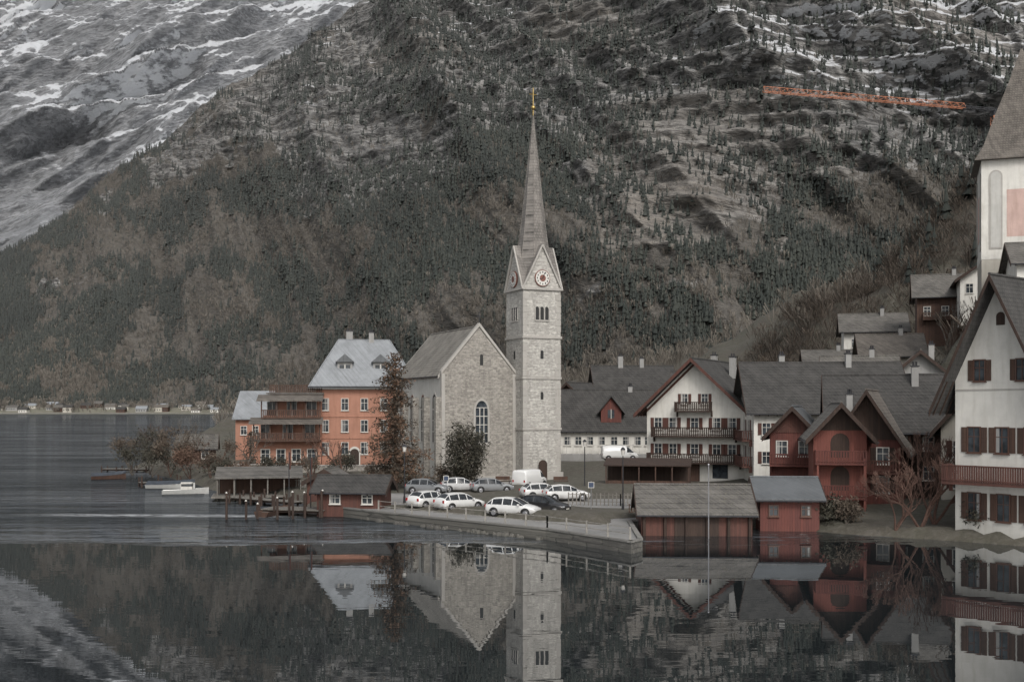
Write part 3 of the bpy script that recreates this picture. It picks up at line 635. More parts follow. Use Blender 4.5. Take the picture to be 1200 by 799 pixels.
# ------------------------------------------------------------------ generic houses
def house(name,loc,rot,W,D,h,zr,axis,wall,roof,os_=.7,og=.7,rows=(),wx=(),shut=None,fm='frame',balc=(),ch=(),wh=1.3,ww=.9,fascia='dark_wood',left=(),timber=None,extra=None):
    g=G(); walls(g,W,D,-2.5,h,zr,axis,wall)
    gable_roof(g,W,D,h,zr,axis,os_,og,roof,.18,fascia)
    for z in rows:
        for x in wx: window(g,'F',W,x,z,ww,wh,shut,fm)
    for (x,z) in left: window(g,'L',W,x,z,ww,wh,shut,fm)
    for b in balc: balcony(g,b[0],W,b[1],b[2],b[3],b[4] if len(b)>4 else 1.0,b[5] if len(b)>5 else 'redbrown')
    for c_ in ch: chimney(g,*c_)
    if timber: ex(g,'gable_boarding',timber[0],'F',W,[(-W/2*(1-timber[1]),h+(zr-h)*timber[1]),(W/2*(1-timber[1]),h+(zr-h)*timber[1]),(0,zr)],.003,.06)
    if extra: extra(g,W,D)
    return g.finish(name,loc,rot)
def wh_extra(g,W,D):
    for u in (-1.2,1.2): window(g,'F',W,u,9.0,.7,1.1,'redbrown','frame')
    ex(g,'door','brown_wood','F',W,rect(-.6,.6,.1,2.3),0,.05)
    for u in (-3,3): ex(g,'ground_openings','glass','F',W,rect(u-.9,u+.9,.5,2.2),0,.02)
    for sg in (-1,1): ex(g,'inner_barge','redbrown','F',W,[(0,13.75),(sg*W/2,8.35),(sg*W/2,8.0),(0,13.4)],.003,.05)
house('white_house',(21.0,127.5,.7),-27,11.6,14,8.6,14.0,'y','white','dark_shingle',1.1,1.5,(3.1,6.1),(-4.4,-2.6,0,2.6,4.4),'redbrown','frame',
      (('F',-2.1,2.1,8.2,1.1,'dark_wood'),('F',-4.9,4.9,5.3,1.2,'dark_wood'),('F',-5.4,5.4,2.3,1.3,'dark_wood')),((2.2,8,12,14.6),(-1,11,12.5,15.0)),1.25,.85,'redbrown',extra=wh_extra)
house('long_roofed_house',(33.4,116.5,.8),-4,15.8,11,8.4,13.2,'x','white','dark_shingle',.8,.9,(5.6,2.6),(-6.6,-5,-3,-1,1,3,5),'redbrown','frame',
      (('L',1,9,5.0,1.1),('L',1,9,2.2,1.1)),((-4,6,12,14.2,.6),(3,5,12.8,14.3,.6)),1.2,.8,left=((3,5.9),(6.5,5.9),(3,3),(6.5,3)))
def low_extra(g,W,D):
    x=0.6
    g.add('dormer','red_wood',[(x-1.4,.4,5.3),(x+1.4,.4,5.3),(x+1.4,.4,6.9),(x,.4,8.7),(x-1.4,.4,6.9),(x-1.4,5,5.3),(x+1.4,5,5.3),(x+1.4,5,6.9),(x,5,8.7),(x-1.4,5,6.9)],[(0,1,2,3,4),(5,6,7,8,9),(0,1,6,5),(1,2,7,6),(2,3,8,7),(3,4,9,8),(4,0,5,9)])
    for sg in (-1,1): g.slab('dormer_roof','dark_shingle',[(x,-.1,8.8),(x+sg*1.9,-.1,6.4),(x+sg*1.9,5,6.4),(x,5,8.8)],.15)
    g.box('glass','glass',x-.45,x+.45,.36,.39,5.9,7.0); g.box('window_frames','frame',x-.04,x+.04,.32,.355,5.8,7.1)
    for k in range(14): g.box('fence_band','frame',-W/2+k*.9,-W/2+k*.9+.1,-1.3,-1.2,1.0,2.3)
    g.box('fence_band','frame',-W/2,W/2,-1.3,-1.22,2.2,2.3); g.box('terrace','greywall',-W/2,W/2,-1.4,-.01,-.5,1.0)
house('low_white_house',(13.0,152,1.9),-2,13.0,9,4.6,9.6,'x','white','dark_shingle',.6,.4,(2.2,),(-5.4,-3.9,-2.3,-.7,1,2.6,4.2,5.6),None,'frame',(),((3.5,4.5,9,10.3,.6),),1.1,.8,extra=low_extra)
house('dark_roofed_house',(20.5,182,5.2),4,12.5,9,6.4,10.8,'x','cream','dark_shingle',.8,.8,(3.6,),(-4,-1,2,4.5),None,'frame',(),((-2,4.5,10,12.6,.8),(1.6,4.5,10,12.2,.7)),1.2,.9)
house('timber_house',(9.0,176,4.0),-30,8,8,5.5,9.0,'y','brown_wood','dark_shingle',.8,.8,(3,),(-2,0,2),None,'frame')
house('grey_house',(29,168,5),-10,9,9,6.2,9.6,'x','greywall','dark_shingle',.7,.6,(3.6,),(-3,0,3),None,'frame',(),((0,4,9,10.8,.6),))
house('garden_hut',(-45.5,160,.9),12,5,4,2.6,4.2,'x','brown_wood','grey_shingle',.5,.5,(1,),(-1.2,1.2),None,'frame')
house('boat_hut',(-17.6,104.5,.3),-10,3.6,3.2,2.0,3.0,'y','redbrown','grey_shingle',.4,.4)
def red_extra(g,W,D):
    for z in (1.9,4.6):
        ex(g,'loggia_shadow','dark_wood','F',W,archp(0,z,1.5,2.0),.003,.03)  # dark arched panels stand in for the shade inside the loggia
    for u in (-1.9,1.75):
        g.box('loggia_posts','red_paint',u,u+.15,-1.25,-1.1,0,4.6)
house('red_boathouse_tower',(26.9,91,.6),-12,4.2,8,6.6,8.9,'y','red_paint','grey_shingle',.7,1.5,(),(),None,'frame',
      (('F',-2.0,2.0,4.2,1.3,'red_wood'),('F',-2.0,2.0,1.4,1.3,'red_wood')),((1,3,8,9.8,.5),),timber=('dark_wood',.1),extra=red_extra)
house('small_red_house',(25.6,101,1.0),-20,4.2,7,6.0,8.2,'y','red_wood','metal_grey',.6,.9,(3.9,),(-1,1),None,'frame',(('F',-2.0,2.0,3.1,1.0,'red_wood'),),timber=('redbrown',.0))
house('dark_gabled_house',(33.2,97.5,1.4),-14,9.4,10,6.4,10.7,'x','dark_wood','dark_shingle',1.0,.9,(4.2,1.6),(-3.2,-1.2,1,3.2),None,'frame',(('F',-4.2,1,3.5,1.2,'dark_wood'),),((2.5,4,9.4,11.6,.6),),1.1,.8)
house('red_gabled_house',(30.0,93.5,1.0),-24,5.2,8,5.6,9.6,'y','red_wood','brown_shingle',.9,1.2,(3.6,1.2),(-1.2,1.2),'dark_wood','frame',(('F',-2.4,2.4,2.9,1.1,'redbrown'),),timber=('dark_wood',.0))
house('red_shed',(20.9,83.5,.4),-4,4.4,5,2.1,3.3,'x','red_wood','metal_grey',.5,.4,(.8,),(-1.2,1.2),None,'dframe',(),(),.7,.6)
house('cream_house',(38.8,92,1.0),-20,6,8,7.0,10.5,'y','cream','brown_shingle',.9,1,(4.2,1.6),(-1.6,1.6),'redbrown','frame')
def bh_extra(g,W,D):
    for k in range(6): g.tube('piles','dark_wood',(-W/2+.2+k*(W-.4)/5,-.15,-2.5),(-W/2+.2+k*(W-.4)/5,-.15,1.2),.12)
    ex(g,'door','dark_wood','F',W,rect(-1.6,1.6,-.3,1.5),.005,.06)
house('lakeside_boathouse',(13.4,80.5,.2),-3,8.0,6.0,1.5,3.1,'x','redbrown','grey_shingle',.5,.35,(),(),extra=bh_extra)
def lb_extra(g,W,D):
    window(g,'F',W,-1.2,.7,.8,.7); window(g,'F',W,1.6,.7,.8,.7); ex(g,'door','redbrown','F',W,rect(-.2,.8,.05,1.6),0,.04)
house('small_boathouse',(-13.9,94.5,.45),-6,5.6,4,1.75,2.75,'x','redbrown','dark_shingle',.5,.5,extra=lb_extra)
g=G(); g.slab('roof','grey_shingle',[(-4.3,-1.6,2.1),(4.3,-1.6,2.1),(4.3,2.4,3.0),(-4.3,2.4,3.0)],.12)
for i in range(6):
    for y,z in ((-1.4,2.1),(2.2,2.9)): g.box('posts','grey_wood',-4.1+i*1.62,-3.98+i*1.62,y,y+.12,-2,z)
g.box('deck','grey_wood',-4.6,4.6,-2.2,2.6,.25,.4); g.box('back_wall','brown_wood',-4.2,4.2,2.3,2.4,.4,2.8)
g.finish('boat_shelter',(-25.5,112,.1),12)
HH=[('hillside_house',(58.8,180,16.8),-14,9.5,9,5.0,7.8,'x','white','grey_shingle'),('hillside_cottage',(49.5,172,11.5),-10,7,8,4.2,6.6,'x','greywall','grey_shingle'),
 ('terrace_house',(65.6,168,21),-18,8,8,5.4,8.6,'x','brown_wood','grey_shingle'),('upper_house',(68.4,160,23.6),-18,7,8,4.4,6.8,'y','white','brown_shingle'),
 ('stone_cottage',(46.0,125,8.0),-16,7,8,4.5,7.5,'y','greywall','brown_shingle'),('hill_chalet',(51.5,150,12.0),-12,7.5,8,4.5,7.2,'x','cream','brown_shingle'),('mossy_house',(42.5,135,7.5),-14,8,8,4.8,8.0,'x','white','grey_shingle')]
for h_ in HH:
    W_=h_[3]
    house(*h_,.8,.8,(2.2,),(-W_*.32,0,W_*.32),None,'frame',(('F',-3.2,3.2,1.6,1,'brown_wood'),) if h_[0]=='terrace_house' else (),((1.5,4,h_[6]-1.2,h_[6]+1,.6),))
# parish church tower (upper right)
g=G(); s=9.5
g.box('walls','cream',-s/2,s/2,0,s,-4,13.0); g.box('walls_white','white',-s/2-.03,s/2+.03,-.03,s+.03,.4,12.4)
g.box('cornice','trim_stone',-s/2-.4,s/2+.4,-.4,s+.4,12.4,12.6)
lv=[(s/2+.8,12.2),(s/2-.2,14.0),(3.3,17.6),(1.6,22.0),(.1,26.5)]
vs=[];fs=[]
for r_,z in lv: vs+=[(-r_,s/2-r_,z),(r_,s/2-r_,z),(r_,s/2+r_,z),(-r_,s/2+r_,z)]
for k in range(len(lv)-1):
    for i in range(4): fs.append((k*4+i,k*4+(i+1)%4,k*4+4+(i+1)%4,k*4+4+i))
fs.append((0,1,2,3)); g.add('roof','brown_shingle',vs,fs)
fres=plaster('faded_fresco',(.60,.43,.38),.5)
for face,off in (('F',0),('L',s/2)):
    for k in (-3.2,3.2):
        ex(g,'blind_arches','trim_stone',face,s+.06,archp(off+k,1.6,1.5,9.4),.03,.08); ex(g,'louvres','nave_plaster',face,s+.06,archp(off+k,1.8,1.1,9.0),.08,.10)
    ex(g,'fresco',fres,face,s+.06,rect(off-2.0,off+2.0,3,8.6),.03,.045)
g.finish('parish_church_tower',(60.6,131,26.5),-20)
house('parish_church_annex',(61.5,122,22.5),-16,11,8,3.0,5.4,'x','white','grey_shingle',.7,.7,(.6,),(-3,0,3),None,'frame')
def nh(g,W,D):
    for u,z in ((-1.5,10.6),(1.5,10.6)): window(g,'F',W,u,z,.75,1.4,'brown_wood','dframe')
    for u in (-1.9,.1,2.1): window(g,'F',W,u,5.6,.85,1.7,'brown_wood','dframe')
    for u in (-1.9,.2,2.2): window(g,'F',W,u,.9,.85,1.8,'brown_wood','dframe')
    ex(g,'attic_vent','dark_wood','F',W,archp(0,14.4,.6,.9),0,.05)
    ex(g,'band','trim_stone','F',W,rect(-W/2,W/2,9.9,10.0),0,.04)
    balcony(g,'F',W,-3.6,3.6,3.5,1.4,'redbrown',1.2,.17)
house('large_white_house',(33.7,76.5,.6),-50,6.6,15,10.6,17.6,'y','white','dark_shingle',1.1,1.6,fascia='dark_wood',extra=nh)
# ------------------------------------------------------------------ crane
g=G()
A=Vector((44.7,197,65.2)); B=Vector((84.8,208,65.2))
def lattice(part,mat,A,B,wd,ht,step,r,up=Vector((0,0,1))):
    d=(B-A); L=d.length; d.normalize(); sdv=d.cross(up).normalized(); upv=sdv.cross(d)
    n=int(L/step); pr=None
    for i in range(n+1):
        c_=A+d*(L*i/n); pts=[c_-sdv*wd/2,c_+sdv*wd/2,c_+upv*ht]
        if ht==wd: pts=[c_-sdv*wd/2-upv*wd/2,c_+sdv*wd/2-upv*wd/2,c_+sdv*wd/2+upv*wd/2,c_-sdv*wd/2+upv*wd/2]
        m=len(pts)
        for k in range(m): g.tube(part,mat,pts[k],pts[(k+1)%m],r*.6,n=4)
        if pr:
            for k in range(m): g.tube(part,mat,pr[k],pts[k],r,n=4); g.tube(part,mat,pr[k],pts[(k+1)%m],r*.6,n=4)
        pr=pts
lattice('jib','crane',A,B,.9,.95,1.5,.06)
d=(B-A).normalized(); C=B+d*8.5; lattice('counter_jib','metal_dark',B,C,1.2,.5,1.5,.08)
mp=B+d*7.0; g.tube('slew_ring','metal_dark',mp+Vector((0,0,-1)),mp,.9,n=10)
lattice('mast','crane',Vector((mp.x,mp.y,40)),mp+Vector((0,0,-1)),1.4,1.4,1.6,.09,Vector((0,1,0)))
g.box('counterweight','greywall',C.x-1,C.x+1,C.y-.6,C.y+.6,63.6,65.2)
g.finish('tower_crane')
# ------------------------------------------------------------------ cars
paints={}
def paint(c):
    if c not in paints:
        s=NT('car_paint',.32); s.b.inputs['Coat Weight'].default_value=.6; s.b.inputs['Coat Roughness'].default_value=.08
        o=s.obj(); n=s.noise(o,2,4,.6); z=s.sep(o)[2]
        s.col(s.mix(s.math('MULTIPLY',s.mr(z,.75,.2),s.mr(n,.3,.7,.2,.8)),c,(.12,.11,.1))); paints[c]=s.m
    return paints[c]
HB=[(-2.12,.42,.70,.76,.70,.58),(-2.05,.28,.92,1.00,.80,.66),(-1.9,.22,.95,1.12,.84,.66),(-1.5,.22,.96,1.42,.86,.60),(-.6,.22,.95,1.50,.87,.62),(.2,.22,.93,1.45,.87,.60),(.55,.22,.92,1.30,.87,.62),(1.12,.22,.90,.97,.86,.68),(1.7,.24,.80,.86,.84,.64),(2.02,.28,.66,.72,.78,.6),(2.12,.38,.56,.60,.68,.5)]
VAN=[(-2.4,.42,.9,1.7,.80,.72),(-2.36,.3,1.1,1.86,.88,.76),(-2.2,.25,1.12,1.95,.90,.78),(-1.2,.25,1.12,1.98,.91,.78),(-.2,.25,1.12,1.98,.91,.78),(.8,.25,1.12,1.94,.91,.76),(1.15,.25,1.10,1.75,.90,.74),(1.75,.25,1.06,1.14,.88,.74),(2.15,.28,.92,1.0,.85,.7),(2.35,.34,.7,.76,.78,.6),(2.4,.42,.6,.64,.7,.5)]
def car(name,x,y,rot,c,st=HB,z=.72,van=False):
    g=G(); P=paint(c); rings=[]
    for (sx,zb,zl,zr,w,wr) in st:
        h=[(0,zb),(w*.9,zb),(w,zb+.14),(w*1.0,(zb+zl)/2+.1),(w*.985,zl),(wr,zr-.05),(wr-.14,zr),(0,zr+.03)]
        rings.append([(sx,a,b) for a,b in h]+[(sx,-a,b) for a,b in h[-2:0:-1]])
    n=len(rings[0]); vs=[p for r in rings for p in r]; fb=[];fg=[]
    for i in range(len(rings)-1):
        s0,s1=st[i],st[i+1]; gl=min(s0[3]-s0[2],s1[3]-s1[2])>.14
        for k in range(n):
            f=(i*n+k,i*n+(k+1)%n,(i+1)*n+(k+1)%n,(i+1)*n+k); kk=min(k,n-1-k)
            side=kk==4; top=kk in(5,6)
            steep=abs(s1[3]-s0[3])>.13 and max(s0[3],s1[3])>1.2
            if van and side and i<5 : (fb).append(f)
            elif (side and (gl or max(s0[3]-s0[2],s1[3]-s1[2])>.35)) or (top and steep and not (van and i<4)): fg.append(f)
            else: fb.append(f)
    fb.append(tuple(range(n))); fb.append(tuple(range((len(rings)-1)*n,len(rings)*n)))
    g.add('body',P,vs,fb); g.add('windows','carglass',vs,fg)
    for sg in (-1,1):
        for i,j in (((3,3),(4,4),(5,5)) if not van else ((5,5),)):
            a=rings[i][4]; b=rings[i][5]; g.tube('pillars',P,(a[0],sg*a[1],a[2]),(b[0],sg*b[1],b[2]),.045,n=4)
        for i in range(2 if not van else 5,7 if not van else 7):
            a=rings[i][5]; b=rings[i+1][5]; g.tube('pillars',P,(a[0],sg*a[1],a[2]),(b[0],sg*b[1],b[2]),.035,n=4)
        for wx in (st[0][0]+.78,st[-1][0]-.8):
            w=.87 if not van else .9
            g.tube('wheel_arches','black',(wx,sg*(w-.2),.36),(wx,sg*(w+.012),.36),.385,n=18)
            g.tube('tyres','black',(wx,sg*(w-.2),.31),(wx,sg*(w+.03),.31),.32,n=18)
            g.tube('hubcaps','metal_hub',(wx,sg*(w+.03),.31),(wx,sg*(w+.045),.31),.2,.17,n=12)
        g.box('mirrors',P,.72 if not van else 1.2,.86 if not van else 1.36,sg*.87-.0 if sg>0 else -1.05,1.05 if sg>0 else -.87,.92,1.06)
        fx=st[-1][0]; rx=st[0][0]; zl=st[-1][2]
        g.box('headlights','lamp_clear',fx-.17,fx-.045,sg*.58-.13,sg*.58+.13,zl+.0,zl+.13)
        g.box('taillights','lamp_red',rx-.01,rx+.1,sg*.68-.09,sg*.68+.09,.72,.95)
    g.box('grille','black',st[-1][0]-.1,st[-1][0]+.015,-.4,.4,.36,.5)
    g.box('plates','frame',st[-1][0]+.015,st[-1][0]+.03,-.26,.26,.4,.5); g.box('plates','frame',st[0][0]-.03,st[0][0]-.002,-.26,.26,.55,.66)
    g.finish(name,(x,y,z),rot,smooth=('body','windows','tyres'))
M['metal_hub']=simple('alloy_wheel',(.4,.4,.42),.35,.2,3,.7); M['lamp_clear']=simple('headlamp',(.6,.62,.64),.12,.1); M['lamp_red']=simple('taillamp',(.35,.02,.02),.2,.1)
wt=(.68,.68,.67)
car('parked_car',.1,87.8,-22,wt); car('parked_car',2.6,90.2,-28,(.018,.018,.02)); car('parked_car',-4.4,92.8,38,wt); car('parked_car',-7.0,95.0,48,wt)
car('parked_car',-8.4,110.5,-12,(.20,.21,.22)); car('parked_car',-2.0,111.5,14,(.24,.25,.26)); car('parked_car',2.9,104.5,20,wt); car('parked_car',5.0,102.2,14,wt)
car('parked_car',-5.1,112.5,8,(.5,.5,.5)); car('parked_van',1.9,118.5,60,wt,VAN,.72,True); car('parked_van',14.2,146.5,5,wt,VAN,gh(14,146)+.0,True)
# ------------------------------------------------------------------ boats & jetties
def boat(name,x,y,rot,L,hullm,cover=None,cabin=False):
    g=G(); n=9; rings=[]
    for i in range(n):
        t=i/(n-1)
        w=L*.15*(1-max(0,(t-.45)/.55)**2.2)+.02; xx=-L/2+t*L; sh=.45+.25*t*t; k=-.25+.15*t**3
        rings.append([(xx,-w,sh),(xx,-w*.75,.05),(xx,0,k),(xx,w*.75,.05),(xx,w,sh)])
    vs=[p for r in rings for p in r]; fs=[(i*5+k,i*5+k+1,(i+1)*5+k+1,(i+1)*5+k) for i in range(n-1) for k in range(4)]+[(0,1,2,3,4)]
    g.add('hull',hullm,vs,fs)
    g.add('deck','grey_wood',[(r[j][0],r[j][1]*.9,r[j][2]-.12) for r in rings for j in (0,4)],[(2*i,2*i+1,2*i+3,2*i+2) for i in range(n-1)])
    if cover:
        g.add('cover',cover,[q for r in rings for q in ((r[0][0],r[0][1]*1.02,r[0][2]+.02),(r[0][0],0,r[0][2]+.4),(r[4][0],r[4][1]*1.02,r[4][2]+.02))],[(3*i+k,3*i+k+1,3*i+3+k+1,3*i+3+k) for i in range(n-1) for k in range(2)])
    else:
        for xx in (-L*.2,L*.1): g.box('benches','brown_wood',xx-.12,xx+.12,-L*.12,L*.12,.3,.36)
    if cabin:
        g.box('cabin','frame',-L*.1,L*.15,-.6,.6,.5,1.25); g.box('cabin_glass','glass',-L*.09,L*.155,-.61,.61,.85,1.12)
    g.finish(name,(x,y,0),rot,smooth=())
M['hullwhite']=simple('boat_gelcoat',(.5,.5,.48),.35,.15); M['tarp']=simple('boat_tarpaulin',(.05,.06,.075),.7,.4,2)
boat('moored_boat',-39,127,-6,5.6,'hullwhite','tarp'); boat('moored_boat',-20.5,96.2,70,4.6,'brown_wood'); boat('moored_boat',-52,143,20,4.2,'brown_wood','tarp')
boat('motorboat',-35.0,119,12,4.8,'hullwhite',None,True)
def jetty(name,x0,x1,y0,y1,z=.5,rot=0,loc=(0,0,0),post=1.2,step=2.2):
    g=G(); a=x0
    while a<x1: g.box('planks','grey_wood',a,a+.21,y0,y1,z,z+.06); a+=.235
    for y in (y0+.2,y1-.3): g.box('beams','dark_wood',x0,x1,y,y+.12,z-.2,z-.002)
    a=x0+.1
    while a<=x1:
        for y in (y0-.09,y1+.09): g.tube('piles','dark_wood',(a,y,-3),(a,y,z+post*random.uniform(.6,1.1)),.12,.1,7)
        a+=step
    g.finish(name,loc,rot)
jetty('jetty',0,5.8,0,3.2,.5,-14,(-21.8,95.5,0),1.3,1.4); jetty('jetty',0,7.5,0,1.6,.45,-6,(-58.5,158,0),.5); jetty('jetty',0,5,0,1.4,.5,30,(-43,128.5,0),.8); jetty('jetty',0,9,0,1.5,.5,-38,(-27.5,108,0),.9,1.6)
g=G()
for i in range(7):
    x=-23.5+i*1.25+random.uniform(-.3,.3); y=93.2+random.uniform(-1,1); h=random.uniform(1.2,2.4); g.tube('pole','dark_wood',(x,y,-3),(x+random.uniform(-.1,.1),y,h),.12,.1,7)
    g.tube('cap','frame',(x,y,h+.003),(x,y,h+.12),.11,.02,7)
g.finish('mooring_posts')
g=G(); g.tube('pole','metal_hub',(0,0,-3),(0,0,5.2),.05,.035,8); ball(g,'knob','metal_hub',0,0,5.25,.08); g.finish('flagpole',(14.0,79.0,0))
for (x,y,h) in ((-17.6,97,4.6),(-19.8,98.5,5.0)):
    g=G(); g.tube('pole','metal_dark',(0,0,0),(0,0,h),.05,.04,8); g.box('banner','clockred',-.02,.02,.05,.7,h-1.6,h-.1); g.finish('banner_pole',(x,y,.4))
def lamp(x,y,z=.7,h=4.6):
    g=G(); g.tube('base','metal_dark',(0,0,0),(0,0,.7),.13,.09,8); g.tube('pole','metal_dark',(0,0,.7),(0,0,h),.06,.045,8)
    g.tube('lantern','frame',(0,0,h+.05),(0,0,h+.5),.12,.2,8); g.tube('cap','metal_dark',(0,0,h+.503),(0,0,h+.72),.26,.04,8); g.finish('street_lamp',(x,y,z))
lamp(7.4,113); lamp(-9.6,99); lamp(9.2,92)
def sign(x,y,z=.7):
    g=G(); g.tube('pole','metal_hub',(0,0,0),(0,0,2.5),.035,n=6); g.box('panel','frame',-.25,.25,-.05,-.036,1.9,2.4); g.box('panel_mark','signblue',-.2,.2,-.056,-.0505,1.95,2.35); g.finish('parking_sign',(x,y,z))
M['signblue']=simple('sign_blue',(.04,.06,.11),.5,.1)
sign(6.6,92.5); sign(-6,101)
g=G()
g.slab('roof','dark_wood',[(-4.5,-1.5,2.5),(4.5,-1.5,2.5),(4.5,2,3.1),(-4.5,2,3.1)],.12)
for i in range(6): g.box('posts','brown_wood',-4.3+i*1.7,-4.18+i*1.7,-1.4,-1.28,0,2.5)
g.box('counter','brown_wood',-4.3,4.3,-1.2,-1.1,0,1.0); g.box('back','dark_wood',-4.4,4.4,1.9,2.0,0,3)
g.finish('cafe_pergola',(14.2,116,.7),-10)
for i in range(3):
    g=G(); g.box('seat','brown_wood',-.8,.8,-.2,.2,.42,.48); g.box('backrest','brown_wood',-.8,.8,.2,.26,.55,.95)
    for a in (-.7,.7): g.box('legs','metal_dark',a-.03,a+.03,-.18,.24,0,.42)
    g.finish('park_bench',(-1+i*3.2,123-.3*i,.7),8)
# ------------------------------------------------------------------ near trees
M['bark']=simple('tree_bark',(.075,.058,.045),.95,.5,6,0,.5); M['redbark']=simple('russet_bark',(.11,.062,.047),.95,.4,6)
M['greybark']=simple('grey_bark',(.11,.095,.08),.95,.4,6)
def rv(a=1): return Vector((random.uniform(-a,a),random.uniform(-a,a),random.uniform(-a,a)))
def grow(segs,tips,p,d,L,r,dep,spread,up,nb=(2,3)):
    q=p
    for k in range(2):
        d=(d+rv(.14)).normalized(); q2=q+d*L/2; segs.append((q,q2,r*(1-.15*k),r*(.85-.15*k))); q=q2
    tips.append((q,dep))
    if dep<=0: return
    for i in range(random.randint(*nb)):
        grow(segs,tips,q,(d+rv(spread)+Vector((0,0,up))).normalized(),L*random.uniform(.62,.85),max(r*.66,.016),dep-1,spread,up,nb)
def leaves(name,C,n,sp,size,mat,par,flat_=1.0,hang=0):
    C=np.array(C,float); c_=np.repeat(C,n,0); N=len(c_); c_=c_+rng.normal(0,1,(N,3))*np.array([sp,sp,sp*flat_])
    c_[:,2]-=hang*rng.random(N)
    V=np.zeros((N,3,3)); 
    for k in range(3): V[:,k]=c_+rng.normal(0,1,(N,3))*size
    o=npmesh(name,V.reshape(-1,3),np.arange(N*3).reshape(-1,3),mat,{'rnd':np.repeat(rng.random(N),3)}); o.parent=par
def tree(name,x,y,z,trunk,dep,spread,up,bark,r,leaf=None,n=0,sp=.3,size=.1,nb=(2,3),stems=1):
    g=G(); segs=[];tips=[]
    for s_i in range(stems):
        d0=Vector((0,0,1)) if stems==1 else (Vector((0,0,1))+Vector((random.uniform(-.6,.6),random.uniform(-.6,.6),0))).normalized()
        grow(segs,tips,Vector((0,0,-.2)),d0,trunk,r,dep,spread,up,nb)
    for a,b,r0,r1 in segs: g.tube('trunk_and_limbs',bark,a,b,r0,r1,5 if r0>.05 else 3)
    o=g.finish(name,(x,y,z),random.uniform(0,360))
    if leaf: leaves('foliage',[tuple(t[0]) for t in tips if t[1]<=2],n,sp,size,leaf,o)
    return o
lf_green=leafm('olive_foliage',(.036,.037,.027),(.072,.062,.043)); lf_rus=leafm('russet_foliage',(.10,.058,.04),(.14,.085,.058)); lf_con=leafm('conifer_foliage',(.045,.037,.027),(.09,.065,.045)); lf_br=leafm('brown_foliage',(.09,.069,.052),(.125,.096,.07)); lf_dry=leafm('dry_needles',(.11,.065,.042),(.16,.098,.06))
def big_conifer(name,x,y,z,H,Rm,mats,size=.13,n=9,stp=.33,dryp=.42):
    g=G(); g.tube('trunk','bark',(0,0,-.3),(0,0,H*.97),.24,.03,7); C1=[];C2=[]
    zz=1.0
    while zz<H*.98:
        t=zz/H; rad=Rm*(1-t)**.65*(.8+.2*math.sin(zz*2.7+1))*(.6 if t<.12 else 1)+.25
        for k in range(random.randint(5,8)):
            a=random.uniform(0,6.28); L=rad*random.uniform(.45,1.2); dr=-.10*L-.02*L*L
            e=Vector((math.cos(a)*L,math.sin(a)*L,zz+dr)); g.tube('branches','bark',(0,0,zz),e,.035,.012,3)
            m=max(2,int(L/stp)); dry=random.random()<dryp
            for j in range(m):
                tt=(j+1)/m; c_=Vector((0,0,zz)).lerp(e,tt)
                (C2 if dry else C1).append(tuple(c_))
        zz+=random.uniform(.30,.46)
    o=g.finish(name,(x,y,z)); leaves('foliage',C1,n,.22,size,mats[0],o,.7,.4); leaves('dry_foliage',C2,n,.22,size,mats[1],o,.7,.4)
big_conifer('tall_conifer',-12.1,115,.7,14.4,4.7,(lf_con,lf_dry),.11,7)
big_conifer('slender_conifer',-33,140,1.0,5.5,1.2,(lf_con,lf_br),.09,7)
g=G(); segs=[]; C_=[]
g.tube('trunk','bark',(0,0,-.2),(0,0,4.2),.2,.08,7)
for i in range(70):
    a=random.uniform(0,6.28); zc=random.uniform(-.95,1); rr_=math.sqrt(1-zc*zc)*random.uniform(.55,1.1)
    e=Vector((math.cos(a)*rr_*2.4,math.sin(a)*rr_*2.4,4.0+zc*2.8+random.uniform(-.2,.35))); b0=Vector((0,0,max(.9,min(4.1,e.z-1.4))))
    g.tube('limbs','bark',b0,e,.05,.015,4)
    for t in (.5,.75,1.0): C_.append(tuple(b0.lerp(e,t)))
o_=g.finish('round_tree',(-4.9,119,.6)); leaves('foliage',C_,30,.32,.11,lf_green,o_)
tree('pollarded_tree',-17.6,116,.6,1.9,4,.7,.3,'redbark',.17,lf_rus,2,.2,.06)
tree('bare_tree',-21.5,118,.6,1.6,5,.65,.25,'greybark',.12)
tree('bare_tree',-24,134,.9,1.9,5,.65,.25,'redbark',.12,lf_rus,1,.2,.06); tree('bare_tree',-32,134,.9,1.9,5,.65,.25,'greybark',.12)
tree('bare_tree',-42,145,.9,2.1,5,.65,.25,'greybark',.13); tree('bare_tree',-47,152,.9,2.2,5,.65,.25,'redbark',.13)
tree('bare_tree',29.6,80.5,.6,1.7,6,.65,.2,'redbark',.12,None,stems=3)
tree('bare_tree',31.2,82,.8,2.0,6,.6,.25,'redbark',.13,None,stems=3)
tree('bare_tree',27.8,80.5,.5,1.3,6,.65,.2,'redbark',.09,None,stems=3)
tree('bare_tree',40.5,112,3,2.0,5,.5,.3,'greybark',.14)
tree('bare_tree',55,140,15,2.2,5,.5,.3,'greybark',.16); tree('bare_tree',47,138,6,2.4,5,.5,.3,'redbark',.16)
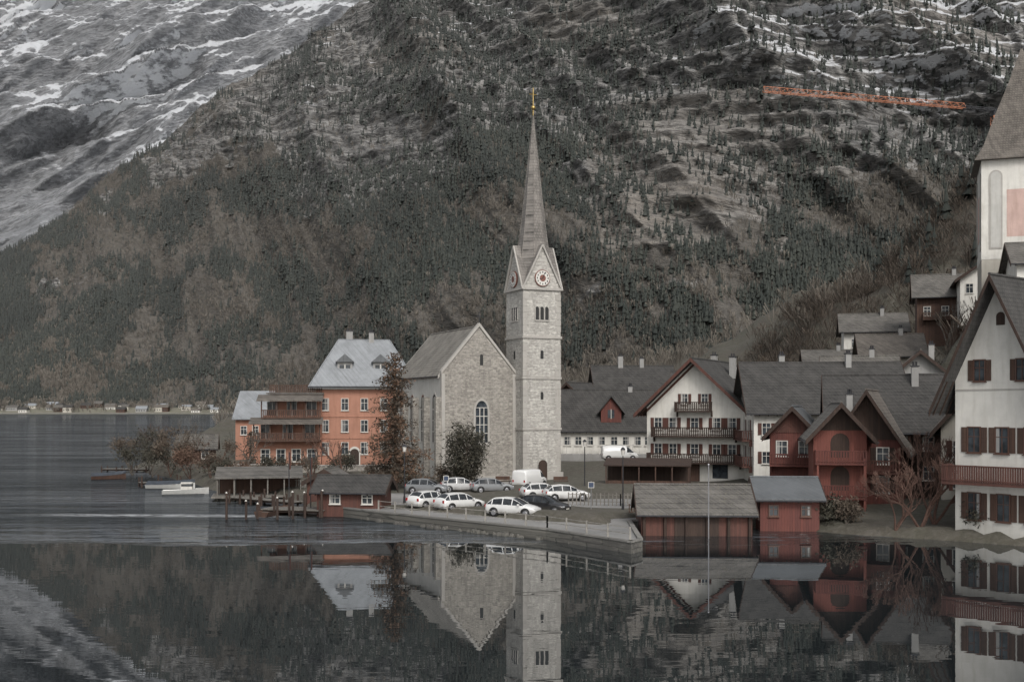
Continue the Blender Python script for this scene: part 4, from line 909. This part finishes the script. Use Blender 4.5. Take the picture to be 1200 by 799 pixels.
for (x,y,h,lm,b) in ((-48,147,1.9,lf_green,'greybark'),(-52,152,1.7,lf_br,'greybark'),(-44,143,1.5,lf_br,'redbark'),(-40,138,1.3,lf_rus,'redbark'),(-36,133,1.1,lf_br,'redbark'),(-45,150,2.1,lf_br,'greybark'),(-40,147,1.8,lf_br,'redbark'),(-34,129,.9,lf_green,'redbark'),(-31,126,.8,lf_rus,'redbark'),(-28,131,1.0,lf_green,'greybark'),(-24,131,1.0,lf_br,'redbark'),(-20,133,1.1,lf_green,'greybark'),(-15,123,.9,lf_br,'greybark'),(-8,122,.8,lf_br,'greybark'),(-27,118,.8,lf_br,'greybark'),(25,83,.6,lf_br,'greybark'),(24,85,.6,lf_green,'greybark'),(33,78.5,.6,lf_green,'greybark'),(-50,146,1.2,lf_green,'greybark'),(-46,142,1.2,lf_green,'greybark')):
    tree('shrub',x,y,.5,h,4,.7,.2,b,.07,lm,8,.3,.09,stems=3)
n=7000; bx=rng.uniform(38,130,n); by=rng.uniform(118,236,n); bz=landh(bx,by); k=(bz>5)
for h_ in HH: k&=np.hypot(bx-h_[1][0],by-(h_[1][1]-5))>9
P=np.stack([bx,by,bz-.3],-1)[k]; twig_batch('hillside_brush',P,1.6+3.4*rng.random(len(P))**2,leafm('brush_twigs',(.055,.043,.033),(.10,.077,.058)),26,.012,.5)
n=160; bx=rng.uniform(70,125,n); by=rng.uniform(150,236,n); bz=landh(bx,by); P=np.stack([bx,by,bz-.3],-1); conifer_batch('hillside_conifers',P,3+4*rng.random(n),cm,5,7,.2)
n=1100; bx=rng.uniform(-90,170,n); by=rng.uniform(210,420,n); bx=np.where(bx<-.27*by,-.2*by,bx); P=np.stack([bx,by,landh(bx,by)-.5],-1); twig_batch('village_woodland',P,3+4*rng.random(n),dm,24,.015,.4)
# ------------------------------------------------------------------ light, sky, camera
el,az=R(42),R(165)   # veiled sun behind the viewer
w=bpy.data.worlds.new('World'); scene.world=w; w.use_nodes=True; nt_=w.node_tree; bg=nt_.nodes['Background']
sk=nt_.nodes.new('ShaderNodeTexSky'); sk.sky_type='NISHITA'; sk.sun_disc=False; sk.sun_elevation=el; sk.sun_rotation=az; sk.air_density=1.3; sk.dust_density=4; sk.ozone_density=1
hs=nt_.nodes.new('ShaderNodeHueSaturation'); hs.inputs['Saturation'].default_value=.22; nt_.links.new(sk.outputs[0],hs.inputs['Color']); nt_.links.new(hs.outputs[0],bg.inputs[0]); bg.inputs[1].default_value=.145
sl=bpy.data.lights.new('sun','SUN'); sl.energy=1.42; sl.angle=R(18); sl.color=(1,.96,.91); so=bpy.data.objects.new('sun',sl); scene.collection.objects.link(so)
dirv=Vector((math.sin(az)*math.cos(el),math.cos(az)*math.cos(el),math.sin(el))); so.rotation_euler=dirv.to_track_quat('Z','Y').to_euler(); so.location=(0,-20,80)
cam=bpy.data.cameras.new('camera'); cam.lens=39; cam.sensor_width=36; cam.shift_y=.0637; cam.clip_end=20000; cam.clip_start=.5
co=bpy.data.objects.new('camera',cam); scene.collection.objects.link(co); co.location=(0,0,9.4); co.rotation_euler=(R(90),0,0); scene.camera=co
scene.view_settings.view_transform='Standard'; scene.view_settings.look='None'; scene.view_settings.exposure=0
